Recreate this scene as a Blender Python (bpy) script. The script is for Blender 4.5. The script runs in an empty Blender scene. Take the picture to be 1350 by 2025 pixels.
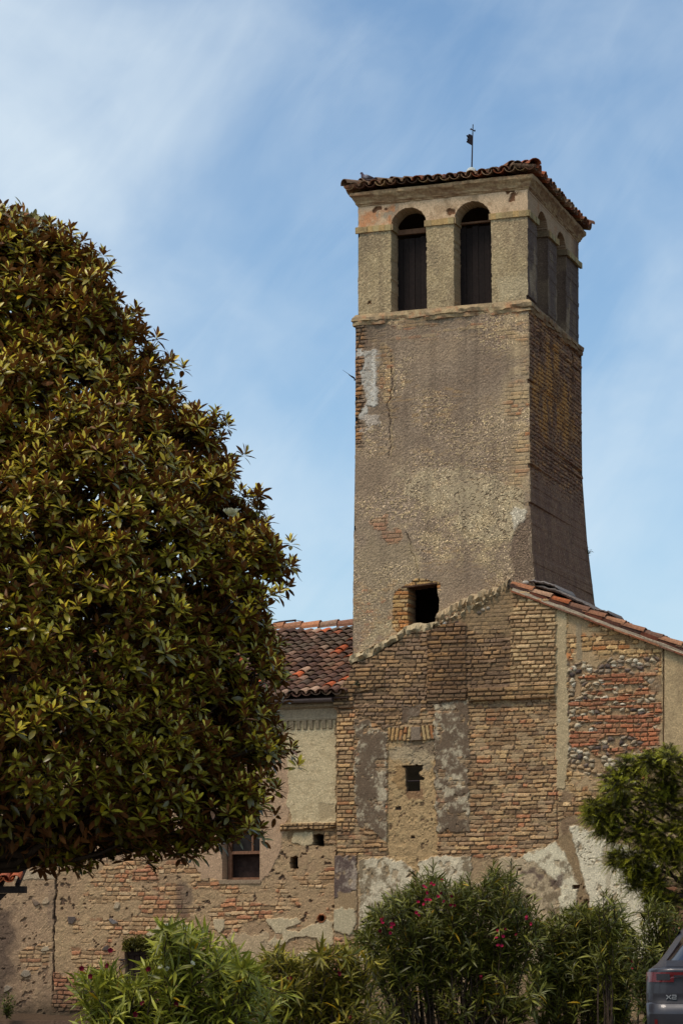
import bpy, math
import numpy as np

# ------------------------------------------------------------------ camera, sky, sun, exposure
sc = bpy.context.scene
COL = sc.collection
FPX, PITCH, CAMZ = 5000.0, math.radians(10.13), 1.1      # measured on a 1350 x 2025 print of the view
cam_d = bpy.data.cameras.new("camera")
cam_d.sensor_fit = 'VERTICAL'; cam_d.sensor_height = 36.0; cam_d.sensor_width = 24.0
cam_d.lens = 36.0 * FPX / 2025.0
cam_d.clip_start = 0.5; cam_d.clip_end = 3000
cam = bpy.data.objects.new("camera", cam_d); COL.objects.link(cam)
cam.location = (0, 0, CAMZ); cam.rotation_euler = (math.pi / 2 + PITCH, 0, 0)
sc.camera = cam

SUN_EL, SUN_AZ = math.radians(61), math.radians(226)      # azimuth from +Y, clockwise: high, behind and left of the camera
world = bpy.data.worlds.new("World"); sc.world = world; world.use_nodes = True
wn, wl = world.node_tree.nodes, world.node_tree.links
wn.clear()
w_out = wn.new('ShaderNodeOutputWorld'); w_bg = wn.new('ShaderNodeBackground')
sky = wn.new('ShaderNodeTexSky'); sky.sky_type = 'NISHITA'; sky.sun_disc = False
sky.sun_elevation = SUN_EL; sky.sun_rotation = SUN_AZ
sky.air_density = 1.0; sky.dust_density = 1.6; sky.ozone_density = 1.2
w_bg.inputs['Strength'].default_value = 0.105
tcw = wn.new('ShaderNodeTexCoord')
def w_noise(rot, scale, detail, rough, dist, nscale, kind='POINT'):
    m = wn.new('ShaderNodeMapping'); m.vector_type = kind; m.inputs['Rotation'].default_value = rot; m.inputs['Scale'].default_value = scale
    wl.new(tcw.outputs['Generated'], m.inputs['Vector'])
    n = wn.new('ShaderNodeTexNoise'); n.inputs['Scale'].default_value = nscale; n.inputs['Detail'].default_value = detail
    n.inputs['Roughness'].default_value = rough; n.inputs['Distortion'].default_value = dist
    wl.new(m.outputs['Vector'], n.inputs['Vector'])
    return n.outputs['Fac']
def w_math(op, a, b, clamp=False):
    n = wn.new('ShaderNodeMath'); n.operation = op; n.use_clamp = clamp
    for i, v in enumerate((a, b)):
        if isinstance(v, (int, float)): n.inputs[i].default_value = v
        else: wl.new(v, n.inputs[i])
    return n.outputs[0]
def w_range(v, a, b, c, d):
    n = wn.new('ShaderNodeMapRange'); n.interpolation_type = 'SMOOTHSTEP'
    wl.new(v, n.inputs['Value'])
    for k, x in zip(('From Min', 'From Max', 'To Min', 'To Max'), (a, b, c, d)): n.inputs[k].default_value = x
    return n.outputs['Result']
masses = w_noise((0.2, 0.5, 0.3), (1, 1, 1.35), 5, 0.5, 0.3, 8.0)
streaks = w_noise((0.0, math.radians(-50), 0.0), (1.0, 1.0, 0.30), 6, 0.6, 1.0, 11.0, 'TEXTURE')
sepw = wn.new('ShaderNodeSeparateXYZ'); wl.new(tcw.outputs['Generated'], sepw.inputs['Vector'])
bank = w_range(sepw.outputs['X'], -0.15, 0.0, 0.46, 0.0)          # the thicker cloud bank stands to the left
low = w_range(sepw.outputs['Z'], 0.02, 0.34, 0.16, 0.0)           # thicker towards the horizon
dens = w_math('ADD', w_range(masses, 0.34, 0.72, 0.0, 0.56), w_range(streaks, 0.36, 0.74, 0.0, 0.12))
dens = w_math('ADD', dens, w_math('ADD', bank, low))
dens = w_math('MULTIPLY', dens, 0.74, True)
mixw = wn.new('ShaderNodeMix'); mixw.data_type = 'RGBA'
wl.new(dens, mixw.inputs['Factor'])
clear = wn.new('ShaderNodeMix'); clear.data_type = 'RGBA'; clear.blend_type = 'MULTIPLY'; clear.inputs['Factor'].default_value = 1.0
wl.new(sky.outputs['Color'], clear.inputs['A']); clear.inputs['B'].default_value = (0.98, 1.13, 1.16, 1); wl.new(clear.outputs['Result'], mixw.inputs['A'])
mixw.inputs['B'].default_value = (5.6, 6.35, 6.85, 1)
wl.new(mixw.outputs['Result'], w_bg.inputs['Color']); wl.new(w_bg.outputs['Background'], w_out.inputs['Surface'])

sun_d = bpy.data.lights.new("sun", 'SUN'); sun_d.energy = 1.65; sun_d.angle = math.radians(16); sun_d.color = (1.0, 0.865, 0.735)
sun = bpy.data.objects.new("sun", sun_d); COL.objects.link(sun)
sun.rotation_euler = (math.pi / 2 - SUN_EL, 0, math.pi - SUN_AZ)
vs = sc.view_settings
vs.view_transform = 'Standard'; vs.look = 'None'; vs.gamma = 1; vs.use_curve_mapping = False; vs.exposure = 0.42
sc.render.film_transparent = False
sc.cycles.max_bounces = 6; sc.cycles.use_denoising = True

# ------------------------------------------------------------------ measuring helpers
Rv = np.array([1.0, 0, 0]); Fv = np.array([0, math.cos(PITCH), math.sin(PITCH)]); Uv = np.array([0, -math.sin(PITCH), math.cos(PITCH)])
CAM = np.array([0, 0, CAMZ])
def ray(x, y): return Fv + (x - 675.0) / FPX * Rv + (1012.5 - y) / FPX * Uv
def at(x, y, Y):
    d = ray(x, y); return CAM + d * (Y / d[1])
YAW = math.radians(20)
U2 = np.array([math.cos(YAW), -math.sin(YAW)]); N2 = np.array([-math.sin(YAW), -math.cos(YAW)]); D2 = -N2
U3 = np.append(U2, 0.0); N3 = np.append(N2, 0.0); D3 = np.append(D2, 0.0); Z3 = np.array([0, 0, 1.0])
O2 = at(1045, 620, 45.0)[:2]; O3 = np.append(O2, 0.0)
def face_uz(x, y, off=0.0):                    # a sighted point on a wall parallel to the facade: metres along it and height
    d = ray(x, y); k = (off - (CAM[:2] - O2) @ N2) / (d[:2] @ N2); P = CAM + d * k
    return np.array([(P[:2] - O2) @ U2, P[2]])
def side_vz(x, y, off=0.0):                    # the same on the tower's right-hand face: metres into depth and height
    d = ray(x, y); k = (off - (CAM[:2] - O2) @ U2) / (d[:2] @ U2); P = CAM + d * k
    return np.array([(P[:2] - O2) @ D2, P[2]])
def W(u, z, off=0.0): return O3 + u * U3 + off * N3 + z * Z3
OFF_G, OFF_L = 0.12, 0.02
T = lambda x, y: face_uz(x, y, 0.0)
G = lambda x, y: face_uz(x, y, OFF_G)
L = lambda x, y: face_uz(x, y, OFF_L)

# ------------------------------------------------------------------ numpy noise
def h2(i, j, s=0):
    i = np.asarray(i).astype(np.int64); j = np.asarray(j).astype(np.int64)
    n = (i * 374761393 + j * 668265263 + s * 974634777) & 0xFFFFFFFF
    n = ((n ^ (n >> 13)) * 1274126177) & 0xFFFFFFFF
    n = ((n ^ (n >> 16)) * 2246822519) & 0xFFFFFFFF
    return ((n ^ (n >> 15)) & 0xFFFFFF) / float(0x1000000)
def vn(x, y, s=0):
    xi, yi = np.floor(x), np.floor(y); fx, fy = x - xi, y - yi
    fx = fx * fx * (3 - 2 * fx); fy = fy * fy * (3 - 2 * fy)
    a, b, c, d = h2(xi, yi, s), h2(xi + 1, yi, s), h2(xi, yi + 1, s), h2(xi + 1, yi + 1, s)
    return (a * (1 - fx) + b * fx) * (1 - fy) + (c * (1 - fx) + d * fx) * fy
def fbm(x, y, o=4, s=0):
    t, a, n = 0, 0.5, 0
    for k in range(o):
        t = t + a * vn(x * 2 ** k + 17.3 * k, y * 2 ** k - 9.1 * k, s + k); n += a; a *= 0.5
    return t / n
def voro(x, y, s=0, jit=0.85):
    xi, yi = np.floor(x), np.floor(y)
    f1 = np.full(x.shape, 9.0); f2 = np.full(x.shape, 9.0); cid = np.zeros(x.shape)
    for dx in (-1, 0, 1):
        for dy in (-1, 0, 1):
            cx, cy = xi + dx, yi + dy
            px = cx + 0.5 + jit * (h2(cx, cy, s) - 0.5); py = cy + 0.5 + jit * (h2(cx, cy, s + 7) - 0.5)
            d = np.hypot(px - x, py - y); r = h2(cx, cy, s + 13)
            nearer = d < f1
            f2 = np.where(nearer, f1, np.minimum(f2, d)); cid = np.where(nearer, r, cid); f1 = np.where(nearer, d, f1)
    return f1, f2, cid
def sst(a, b, x):
    t = np.clip((x - a) / (b - a), 0, 1); return t * t * (3 - 2 * t)
def lin(*c):
    c = np.array(c, float) / 255.0
    return np.where(c <= 0.04045, c / 12.92, ((c + 0.055) / 1.055) ** 2.4)
def pmask(u, z, pts, soft=0.015, amp=0.03, freq=7.0, s=0, octv=4):       # 1 inside a polygon with a ragged edge
    pts = np.asarray(pts, float); out = np.zeros(u.shape)
    m = amp + soft + 0.02
    b = (u > pts[:, 0].min() - m) & (u < pts[:, 0].max() + m) & (z > pts[:, 1].min() - m) & (z < pts[:, 1].max() + m)
    if not b.any(): return out
    x, y = u[b], z[b]; dmin = np.full(x.shape, 1e9); ins = np.zeros(x.shape, bool)
    for (x1, y1), (x2, y2) in zip(pts, np.roll(pts, -1, 0)):
        ex, ey = x2 - x1, y2 - y1; t = np.clip(((x - x1) * ex + (y - y1) * ey) / (ex * ex + ey * ey + 1e-12), 0, 1)
        dmin = np.minimum(dmin, np.hypot(x - x1 - t * ex, y - y1 - t * ey))
        c = ((y1 > y) != (y2 > y)) & (x < (x2 - x1) * (y - y1) / (y2 - y1 + 1e-12) + x1); ins ^= c
    sd = np.where(ins, dmin, -dmin)
    if amp: sd = sd + amp * 2 * (fbm(x * freq, y * freq, octv, s) - 0.5) * 1.6
    out[b] = sst(-soft, soft, sd); return out
def lmask(u, z, pts, w=0.012, wig=0.03, s=0):                           # a crack along a polyline
    pts = np.asarray(pts, float); uu = u + wig * (fbm(u * 9, z * 9, 3, s) - 0.5) * 2; d = np.full(u.shape, 9.0)
    for (x1, y1), (x2, y2) in zip(pts[:-1], pts[1:]):
        ex, ey = x2 - x1, y2 - y1; t = np.clip(((uu - x1) * ex + (z - y1) * ey) / (ex * ex + ey * ey + 1e-12), 0, 1)
        d = np.minimum(d, np.hypot(uu - x1 - t * ex, z - y1 - t * ey))
    return sst(w, w * 0.3, d)
class Layers:                                                           # colour and relief built up coat by coat
    def __init__(s, u, z, c): s.u, s.z = u, z; s.c = np.zeros(u.shape + (3,)) + np.asarray(c); s.h = np.zeros(u.shape); s.a = np.full(u.shape, 0.25)
    def put(s, m, c=None, h=None):
        if c is not None: s.c = s.c * (1 - m[..., None]) + np.asarray(c) * m[..., None]
        if h is not None: s.h = s.h * (1 - m) + h * m
    def mul(s, f): s.c = s.c * (f[..., None] if np.ndim(f) == 2 else f)
def pal(r, cols):                                                       # pick from a palette by a random number, with soft steps
    cols = np.array(cols); k = np.clip((r * len(cols)).astype(int), 0, len(cols) - 1); return cols[k]
def bricks(u, z, c=0.079, Lb=0.285, s=0, joint=0.010, rough=1.0):
    zz = z + 0.05 * rough * (fbm(u * 0.6, z * 0.6, 2, s + 50) - 0.5) + 0.012 * rough * (vn(u * 5, z * 5, s + 51) - 0.5)
    j = np.floor(zz / c); fz = zz / c - j
    x = u / Lb + h2(j, 3, s) + 0.30 * rough * (vn(u / Lb * 0.9, j * 7.31, s + 52) - 0.5)
    k = np.floor(x); fx = x - k; sp = h2(k, j, s + 1) < 0.42
    half = np.where(sp & (fx > 0.5), 1, 0)
    du = np.where(sp, np.minimum(np.minimum(fx, 1 - fx), np.abs(fx - 0.5)), np.minimum(fx, 1 - fx)) * Lb
    dz = np.minimum(fz, 1 - fz) * c
    d = np.minimum(du, dz) + 0.010 * rough * (vn(u * 30, z * 30, s + 53) - 0.5)
    r1 = h2(k * 2 + half, j, s + 2); r2 = h2(k * 2 + half, j, s + 3); r3 = h2(k * 2 + half, j, s + 4)
    return sst(joint * 0.35, joint * 1.25, d), r1, r2, r3

# ------------------------------------------------------------------ object helpers
def obj(name, me, parent=None):
    o = bpy.data.objects.new(name, me); COL.objects.link(o)
    if parent is not None: o.parent = parent
    return o
def wloc(o):
    p = np.zeros(3)
    while o is not None: p += np.array(o.location); o = o.parent
    return p
def thing(name, label, cat, loc=(0, 0, 0), group=None):
    o = obj(name, None); o.location = [float(v) for v in loc]; o['label'] = label; o['category'] = cat
    if group: o['group'] = group
    return o
def mesh(name, V, F, mat, parent=None, col=None, smooth=False):
    """V (n,3) world metres; F: (m,k) array or list of such arrays / python lists; col (n,3) linear albedo."""
    V = np.asarray(V, np.float32).reshape(-1, 3)
    if parent is not None: V = V - wloc(parent).astype(np.float32)
    Fs = F if isinstance(F, list) else [F]
    groups = {}
    for f in Fs:
        f = np.asarray(f, np.int32)
        if f.ndim == 1: f = f[None]
        if f.size: groups.setdefault(f.shape[1], []).append(f)
    idx = []; tot = []
    for k, fl in groups.items():
        f = np.concatenate(fl); idx.append(f.ravel()); tot.append(np.full(len(f), k))
    idx = np.concatenate(idx); tot = np.concatenate(tot).astype(np.int32); start = np.concatenate([[0], np.cumsum(tot)[:-1]]).astype(np.int32)
    me = bpy.data.meshes.new(name)
    me.vertices.add(len(V)); me.vertices.foreach_set('co', V.ravel())
    me.loops.add(len(idx)); me.loops.foreach_set('vertex_index', idx.astype(np.int32))
    me.polygons.add(len(tot)); me.polygons.foreach_set('loop_start', start)
    if col is not None:
        a = me.color_attributes.new('Col', 'FLOAT_COLOR', 'POINT')
        col = np.asarray(col, np.float32)                                   # fourth channel: how gritty the surface is
        a.data.foreach_set('color', (col if col.shape[1] == 4 else np.concatenate([col, np.full((len(V), 1), 0.25, np.float32)], 1)).ravel())
    me.polygons.foreach_set('use_smooth', np.full(len(tot), smooth))
    me.materials.append(mat); me.update(calc_edges=True); me.validate()
    return obj(name, me, parent)
class MB:                                                               # collects shapes for one mesh
    def __init__(s): s.V = []; s.F = []; s.C = []; s.n = 0
    def add(s, V, F, c=None):
        V = np.asarray(V, float).reshape(-1, 3)
        for f in (F if isinstance(F, list) else [F]):
            f = np.asarray(f)
            if f.size: s.F.append((f if f.ndim == 2 else f[None]) + s.n)
        s.V.append(V); s.n += len(V)
        c = np.zeros(3) + 0.5 if c is None else np.asarray(c, float); c = np.broadcast_to(c, (len(V), c.shape[-1])) if c.ndim == 1 else c
        s.C.append(c if c.shape[1] == 4 else np.concatenate([c, np.full((len(V), 1), 0.25)], 1))
    def box(s, P, ax, ay, az, c=None):                                   # corner P and three edge vectors
        P, ax, ay, az = map(np.asarray, (P, ax, ay, az))
        V = [P, P + ax, P + ax + ay, P + ay, P + az, P + ax + az, P + ax + ay + az, P + ay + az]
        s.add(V, np.array([[0, 3, 2, 1], [4, 5, 6, 7], [0, 1, 5, 4], [1, 2, 6, 5], [2, 3, 7, 6], [3, 0, 4, 7]]), c)
    def tube(s, pts, r, n=8, c=None, cap=True):
        pts = np.asarray(pts, float); m = len(pts); r = np.broadcast_to(np.asarray(r, float), (m,))
        t = np.gradient(pts, axis=0); t /= np.linalg.norm(t, axis=1)[:, None] + 1e-9
        ref = np.array([0, 0, 1.0]) if abs(t[:, 2]).mean() < 0.8 else np.array([1.0, 0, 0])
        a = np.cross(t, ref); a /= np.linalg.norm(a, axis=1)[:, None] + 1e-9; b = np.cross(t, a)
        th = np.arange(n) * 2 * math.pi / n
        V = pts[:, None] + r[:, None, None] * (np.cos(th)[None, :, None] * a[:, None] + np.sin(th)[None, :, None] * b[:, None])
        i, j = np.meshgrid(np.arange(m - 1), np.arange(n), indexing='ij'); j2 = (j + 1) % n
        F = np.stack([i * n + j, i * n + j2, (i + 1) * n + j2, (i + 1) * n + j], -1).reshape(-1, 4)
        Fl = [F]
        if cap: Fl += [np.arange(n)[::-1][None], (np.arange(n) + (m - 1) * n)[None]]
        s.add(V.reshape(-1, 3), Fl, c)
    def ball(s, p, r, n=12, m=8, c=None, sq=(1, 1, 1)):
        th = np.linspace(0, math.pi, m + 1)[:, None]; ph = np.arange(n)[None] * 2 * math.pi / n
        V = np.stack([np.sin(th) * np.cos(ph) * sq[0], np.sin(th) * np.sin(ph) * sq[1], np.cos(th) * sq[2] + 0 * ph], -1) * r + np.asarray(p)
        i, j = np.meshgrid(np.arange(m), np.arange(n), indexing='ij'); j2 = (j + 1) % n
        s.add(V.reshape(-1, 3), np.stack([i * n + j, (i + 1) * n + j, (i + 1) * n + j2, i * n + j2], -1).reshape(-1, 4), c)
    def build(s, name, mat, parent=None, smooth=False):
        return mesh(name, np.concatenate(s.V), s.F, mat, parent, np.concatenate(s.C), smooth)
def gridF(a, b):
    i, j = np.meshgrid(np.arange(a - 1), np.arange(b - 1), indexing='ij'); q = i * b + j
    return np.stack([q, q + 1, q + b + 1, q + b], -1).reshape(-1, 4)

# ------------------------------------------------------------------ materials
def nodes(name):
    m = bpy.data.materials.new(name); m.use_nodes = True; nt = m.node_tree
    return m, nt.nodes, nt.links, nt.nodes['Principled BSDF']
def n_noise(n, l, vec, scale, detail=4, rough=0.55):
    t = n.new('ShaderNodeTexNoise'); t.inputs['Scale'].default_value = scale; t.inputs['Detail'].default_value = detail; t.inputs['Roughness'].default_value = rough
    l.new(vec, t.inputs['Vector']); return t.outputs['Fac']
def n_range(n, l, v, c, d, a=0.3, b=0.7):
    r = n.new('ShaderNodeMapRange'); l.new(v, r.inputs['Value'])
    for k, x in zip(('From Min', 'From Max', 'To Min', 'To Max'), (a, b, c, d)): r.inputs[k].default_value = x
    return r.outputs['Result']
def n_scale(n, l, colr, fac):
    v = n.new('ShaderNodeVectorMath'); v.operation = 'SCALE'; l.new(colr, v.inputs[0]); l.new(fac, v.inputs['Scale']); return v.outputs[0]
def mat_attr(name, rough=0.92, scale=60, lo=0.8, hi=1.2, bump=0.5, bscale=70, dist=0.01, spec=0.2, base=None):
    """weathered surface: its own colour (attribute or constant) broken up by fine grain, with a grainy relief"""
    m, n, l, p = nodes(name)
    tc = n.new('ShaderNodeTexCoord').outputs['Object']
    if base is None:
        a = n.new('ShaderNodeAttribute'); a.attribute_name = 'Col'; c = a.outputs['Color']
    else:
        a = n.new('ShaderNodeRGB'); a.outputs[0].default_value = (*base, 1); c = a.outputs[0]
    c = n_scale(n, l, c, n_range(n, l, n_noise(n, l, tc, scale, 5, 0.65), lo, hi))
    if base is None:                                                     # pale grit and dark pits, as strong as the fourth channel says
        for sc_, lo_, hi_, k_ in ((42, 0.56, 0.66, 1.3), (32, 0.58, 0.69, -0.6)):
            q = n.new('ShaderNodeMath'); q.operation = 'MULTIPLY_ADD'; l.new(n_range(n, l, n_noise(n, l, tc, sc_, 3, 0.6), 0.0, k_, lo_, hi_), q.inputs[0]); l.new(a.outputs['Alpha'], q.inputs[1]); q.inputs[2].default_value = 1.0
            c = n_scale(n, l, c, q.outputs[0])
    l.new(c, p.inputs['Base Color']); p.inputs['Roughness'].default_value = rough; p.inputs['Specular IOR Level'].default_value = spec
    if bump:
        b = n.new('ShaderNodeBump'); b.inputs['Strength'].default_value = bump; b.inputs['Distance'].default_value = dist
        l.new(n_noise(n, l, tc, bscale, 5, 0.6), b.inputs['Height']); l.new(b.outputs['Normal'], p.inputs['Normal'])
    return m
def mat_leaf(name, under=None, rough=0.38, spec=0.5, trans=0.25):
    m, n, l, p = nodes(name)
    a = n.new('ShaderNodeAttribute'); a.attribute_name = 'Col'; c = a.outputs['Color']
    tc = n.new('ShaderNodeTexCoord').outputs['Object']
    c = n_scale(n, l, c, n_range(n, l, n_noise(n, l, tc, 14, 3), 0.75, 1.25))
    if under is not None:                                                # the felted underside of a magnolia leaf
        g = n.new('ShaderNodeNewGeometry'); mx = n.new('ShaderNodeMix'); mx.data_type = 'RGBA'
        l.new(g.outputs['Backfacing'], mx.inputs['Factor']); l.new(c, mx.inputs['A'])
        ur = n.new('ShaderNodeRGB'); ur.outputs[0].default_value = (*under, 1)
        l.new(n_scale(n, l, ur.outputs[0], n_range(n, l, n_noise(n, l, tc, 5, 3), 0.55, 1.45)), mx.inputs['B']); c = mx.outputs['Result']
        rr = n.new('ShaderNodeMapRange'); l.new(g.outputs['Backfacing'], rr.inputs['Value']); rr.inputs['To Min'].default_value = rough; rr.inputs['To Max'].default_value = 0.85
        l.new(rr.outputs['Result'], p.inputs['Roughness'])
    else: p.inputs['Roughness'].default_value = rough
    l.new(c, p.inputs['Base Color']); p.inputs['Specular IOR Level'].default_value = spec
    tr = n.new('ShaderNodeBsdfTranslucent'); l.new(c, tr.inputs['Color'])
    ms = n.new('ShaderNodeMixShader'); ms.inputs['Fac'].default_value = trans
    out = n['Material Output']; l.new(p.outputs[0], ms.inputs[1]); l.new(tr.outputs[0], ms.inputs[2]); l.new(ms.outputs[0], out.inputs['Surface'])
    return m
M_WALL = mat_attr('masonry', 0.95, 45, 0.70, 1.30, 0.55, 75, 0.012)
M_TILE = mat_attr('terracotta', 0.88, 28, 0.6, 1.35, 0.5, 60, 0.01)
M_TRIM = mat_attr('stone_trim', 0.93, 22, 0.70, 1.28, 0.6, 50, 0.015)
M_WOOD = mat_attr('old_wood', 0.8, 18, 0.6, 1.3, 0.4, 40, 0.008)
M_IRON = mat_attr('rusty_iron', 0.7, 60, 0.6, 1.3, 0.3, 90, 0.004, 0.4, tuple(lin(44, 26, 26)))
M_BARK = mat_attr('bark', 0.9, 12, 0.6, 1.4, 0.8, 25, 0.02, 0.2, tuple(lin(70, 56, 44)))
M_DARK = mat_attr('dark_interior', 0.85, 10, 0.6, 1.4, 0.4, 30, 0.01, 0.15, tuple(lin(62, 48, 42)))
M_GUTTER = mat_attr('gutter_metal', 0.55, 14, 0.75, 1.2, 0.15, 40, 0.004, 0.4, tuple(lin(96, 82, 76)))

# ------------------------------------------------------------------ the bell tower
RES = 0.0165
def fit(pts): p = np.array(pts); p = p[np.argsort(p[:, 1])]; return lambda z: np.interp(z, p[:, 1], p[:, 0])
z_cor = T(1043, 368)[1]; z_imp1 = T(1043, 415)[1]; z_imp0 = T(1043, 427)[1]; z_str1 = T(1045, 599)[1]; z_str0 = T(1045, 614)[1]
V_BACK = side_vz(1149, 700)[0]
def back_u(x, y):
    d = ray(x, y); k = (V_BACK - (CAM[:2] - O2) @ D2) / (d[:2] @ D2); P = CAM + d * k
    return np.array([(P[:2] - O2) @ U2, P[2]])
sh_l = fit([T(*p) for p in ((703, 650), (702, 900), (699, 1100), (697, 1290), (697, 1420))])
sh_r = fit([T(*p) for p in ((1045, 620), (1047, 900), (1048, 1000), (1051, 1080), (1057, 1165), (1063, 1300))])
sh_b = fit([back_u(*p) for p in ((1149, 700), (1149, 900), (1151, 960), (1155, 1020), (1163, 1100), (1175, 1195), (1188, 1300))])
be_l = fit([T(708, 420), T(708, 640)]); be_r = fit([T(1043, 370), T(1043, 605)]); be_b = fit([back_u(1143, 480), back_u(1143, 690)])
def jit(z, s, a=0.014):                         # brick ends that stand out or have crumbled along an edge
    j = np.floor(z / 0.079); return a * (h2(j, 5, s) - 0.6) + 0.5 * a * (vn(z * 9, z * 0 + s, s) - 0.5) - 0.035 * (h2(j, 8, s) > 0.95)
def grit(S): return np.concatenate([S.c, S.a[..., None]], -1)
def sheet(P0, nrm, h, col, cut=None):                     # relief: base points pushed out along the wall's normal
    F = gridF(*h.shape)
    if cut is not None: F = F[~cut.ravel()[F].all(1)]                     # clear through
    return (P0 + h[..., None] * nrm).reshape(-1, 3), F, col.reshape(-1, col.shape[-1])
def front_grid(lf, rf, z0, z1, off, res=RES, jl=None, jr=None):
    nz = int((z1 - z0) / res) + 1; z = np.linspace(z0, z1, nz)
    a, b = lf(z), rf(z)
    if jl is not None: a = a - jit(z, jl)
    if jr is not None: b = b + jit(z, jr)
    nu = int((b - a).max() / res) + 1; s = np.linspace(0, 1, nu)
    u = a[:, None] * (1 - s) + b[:, None] * s; zz = np.repeat(z[:, None], nu, 1)
    P = O3 + u[..., None] * U3 + off * N3 + zz[..., None] * Z3
    return u, zz, P
def side_grid(rf, bf, z0, z1, res=RES, jr=None, jb=None):
    nz = int((z1 - z0) / res) + 1; z = np.linspace(z0, z1, nz); nv = int(V_BACK / (res * 1.6)) + 1; s = np.linspace(0, 1, nv)
    ju = jit(z, jr) if jr is not None else 0 * z; jb_ = jit(z, jb, 0.02) if jb is not None else 0 * z
    u = (rf(z) + ju)[:, None] * (1 - s) + (bf(z) + jb_)[:, None] * s; v = np.repeat((s * V_BACK)[None], nz, 0); zz = np.repeat(z[:, None], nv, 1)
    return u, v, zz, O3 + u[..., None] * U3 + v[..., None] * D3 + zz[..., None] * Z3
def edge_fade(h, n=2):                          # relief dies out at the two vertical edges, so corners close
    w = np.ones(h.shape[1])
    for k in range(n): w[k] = w[-1 - k] = k / n
    return h * w
def dull(cols, k=0.3): return [c * (1 - k) + lin(150, 126, 100) * k for c in cols]
BR_TAN = [lin(176, 140, 92), lin(160, 122, 78), lin(188, 150, 102), lin(146, 112, 76), lin(172, 122, 76), lin(178, 104, 60), lin(150, 118, 84), lin(184, 146, 96)]; BR_TAN = dull(BR_TAN, 0.38)
BR_RED = [lin(168, 92, 54), lin(150, 84, 52), lin(176, 112, 68), lin(160, 118, 80), lin(182, 104, 58), lin(138, 88, 60)]; BR_RED = dull(BR_RED, 0.38)
MORTAR = lin(150, 128, 96)
def rough_cast(u, z, s=0, c=(150, 129, 106)):
    Lr = Layers(u, z, lin(*c))
    g = fbm(u * 38, z * 38, 4, s); f = fbm(u * 1.3, z * 0.9, 4, s + 5)
    Lr.mul(0.72 + 0.56 * g); Lr.h = 0.016 * (g - 0.5) + 0.014 * (fbm(u * 3, z * 3, 3, s + 9) - 0.5)
    Lr.put(sst(0.48, 0.72, f) * 0.45, lin(156, 132, 104))
    Lr.put(sst(0.52, 0.28, f) * 0.4, lin(118, 98, 80)); Lr.a[:] = 1.0
    return Lr
root_t = thing('bell_tower', 'tall square weathered bell tower with twin arched openings under a tiled roof', 'tower', W(0, 0))

# shaft, front
z_lo = T(860, 1420)[1]
u, z, P = front_grid(sh_l, sh_r, z_lo, z_str0 + 0.03, 0.0, RES, 3, 4)
S = rough_cast(u, z, 11)
ur = u - sh_r(z); ul = u - sh_l(z)                                        # metres from either edge
spk = fbm(u * 29, z * 40, 2, 21); zone = fbm(u * 1.6, z * 1.6, 4, 22)
S.put(sst(0.58, 0.70, spk) * sst(0.38, 0.66, zone + 0.14 * sst(-1.6, -0.4, ur)) * 0.75, lin(192, 166, 122), 0.008)   # flaked to the pale undercoat
S.put(sst(0.60, 0.70, fbm(u * 5, z * 26, 3, 24)) * sst(0.5, 0.7, fbm(u * 1.1, z * 1.4, 3, 25)) * 0.55, lin(176, 142, 98))
bm_, r1, r2, r3 = bricks(u, z, 0.076, 0.27, 31)
edge = sst(-0.62, -0.18, ur + 0.5 * (fbm(u * 2.2, z * 1.6, 4, 33) - 0.5)) * sst(*sorted((T(1000, 1010)[1], T(1000, 930)[1])), z)
S.put(edge * 0.8 * sst(0.3, 0.55, fbm(u * 4, z * 9, 4, 35)), lin(190, 164, 124), 0.006)
pal_b = pal(r1, [lin(190, 158, 110), lin(182, 132, 84), lin(172, 140, 98), lin(196, 166, 120), lin(178, 112, 66), lin(188, 150, 100)])
vis = edge * sst(0.40, 0.58, fbm(u * 3.1, z * 4.0, 3, 34))
S.put(vis * bm_ * 0.75 * (0.4 + 0.6 * (r3 > 0.35)), pal_b * 1.1, 0.012 + 0.010 * r2); S.put(vis * (1 - bm_) * 0.45, lin(136, 114, 86), -0.004); S.a = S.a * (1 - 0.6 * vis) * (0.45 + 1.1 * sst(0.35, 0.65, zone)); S.put(sst(-1.5, -0.3, ur + 0.8 * (zone - 0.5)) * sst(0.38, 0.6, fbm(u * 1.2, z * 1.0, 4, 37)) * 0.5, lin(172, 149, 117)); S.put(sst(0.50, 0.66, fbm(u * 1.6 + 4, z * 1.2, 5, 39)) * 0.2, lin(112, 92, 74))
ztop = sst(T(800, 690)[1], T(800, 650)[1], z) * sst(0.50, 0.62, fbm(u * 2, z * 9, 3, 36))
S.put(ztop * bm_ * 0.55, pal_b, 0.012)
le = sst(0.26, 0.10, ul + 0.25 * (fbm(u * 3, z * 3, 3, 38) - 0.5)) * sst(T(710, 900)[1], T(710, 860)[1], z)
S.put(le * bm_, pal(r1, [lin(160, 118, 80), lin(140, 106, 80), lin(170, 124, 80), lin(128, 104, 82)]), 0.015 + 0.02 * r2); S.put(le * (1 - bm_), lin(96, 80, 66), -0.01)
tp = lambda *p: [T(*q) for q in p]
wp = pmask(u, z, tp((706, 690), (728, 694), (752, 692), (750, 716), (746, 745), (744, 780), (748, 800), (724, 803), (727, 815), (710, 832), (706, 824), (722, 806), (721, 768), (712, 755), (712, 735), (720, 722), (719, 706), (706, 702)), 0.012, 0.05, 9, 41)
S.put(wp * (0.55 + 0.45 * sst(0.36, 0.50, fbm(u * 26, z * 26, 3, 42))), lin(204, 196, 180), 0.014); S.a = S.a * (1 - 0.75 * wp)
S.put(pmask(u, z, tp((716, 826), (752, 822), (748, 842), (716, 850)), 0.02, 0.12, 8, 43) * 0.7, lin(190, 176, 158), 0.01)
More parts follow.
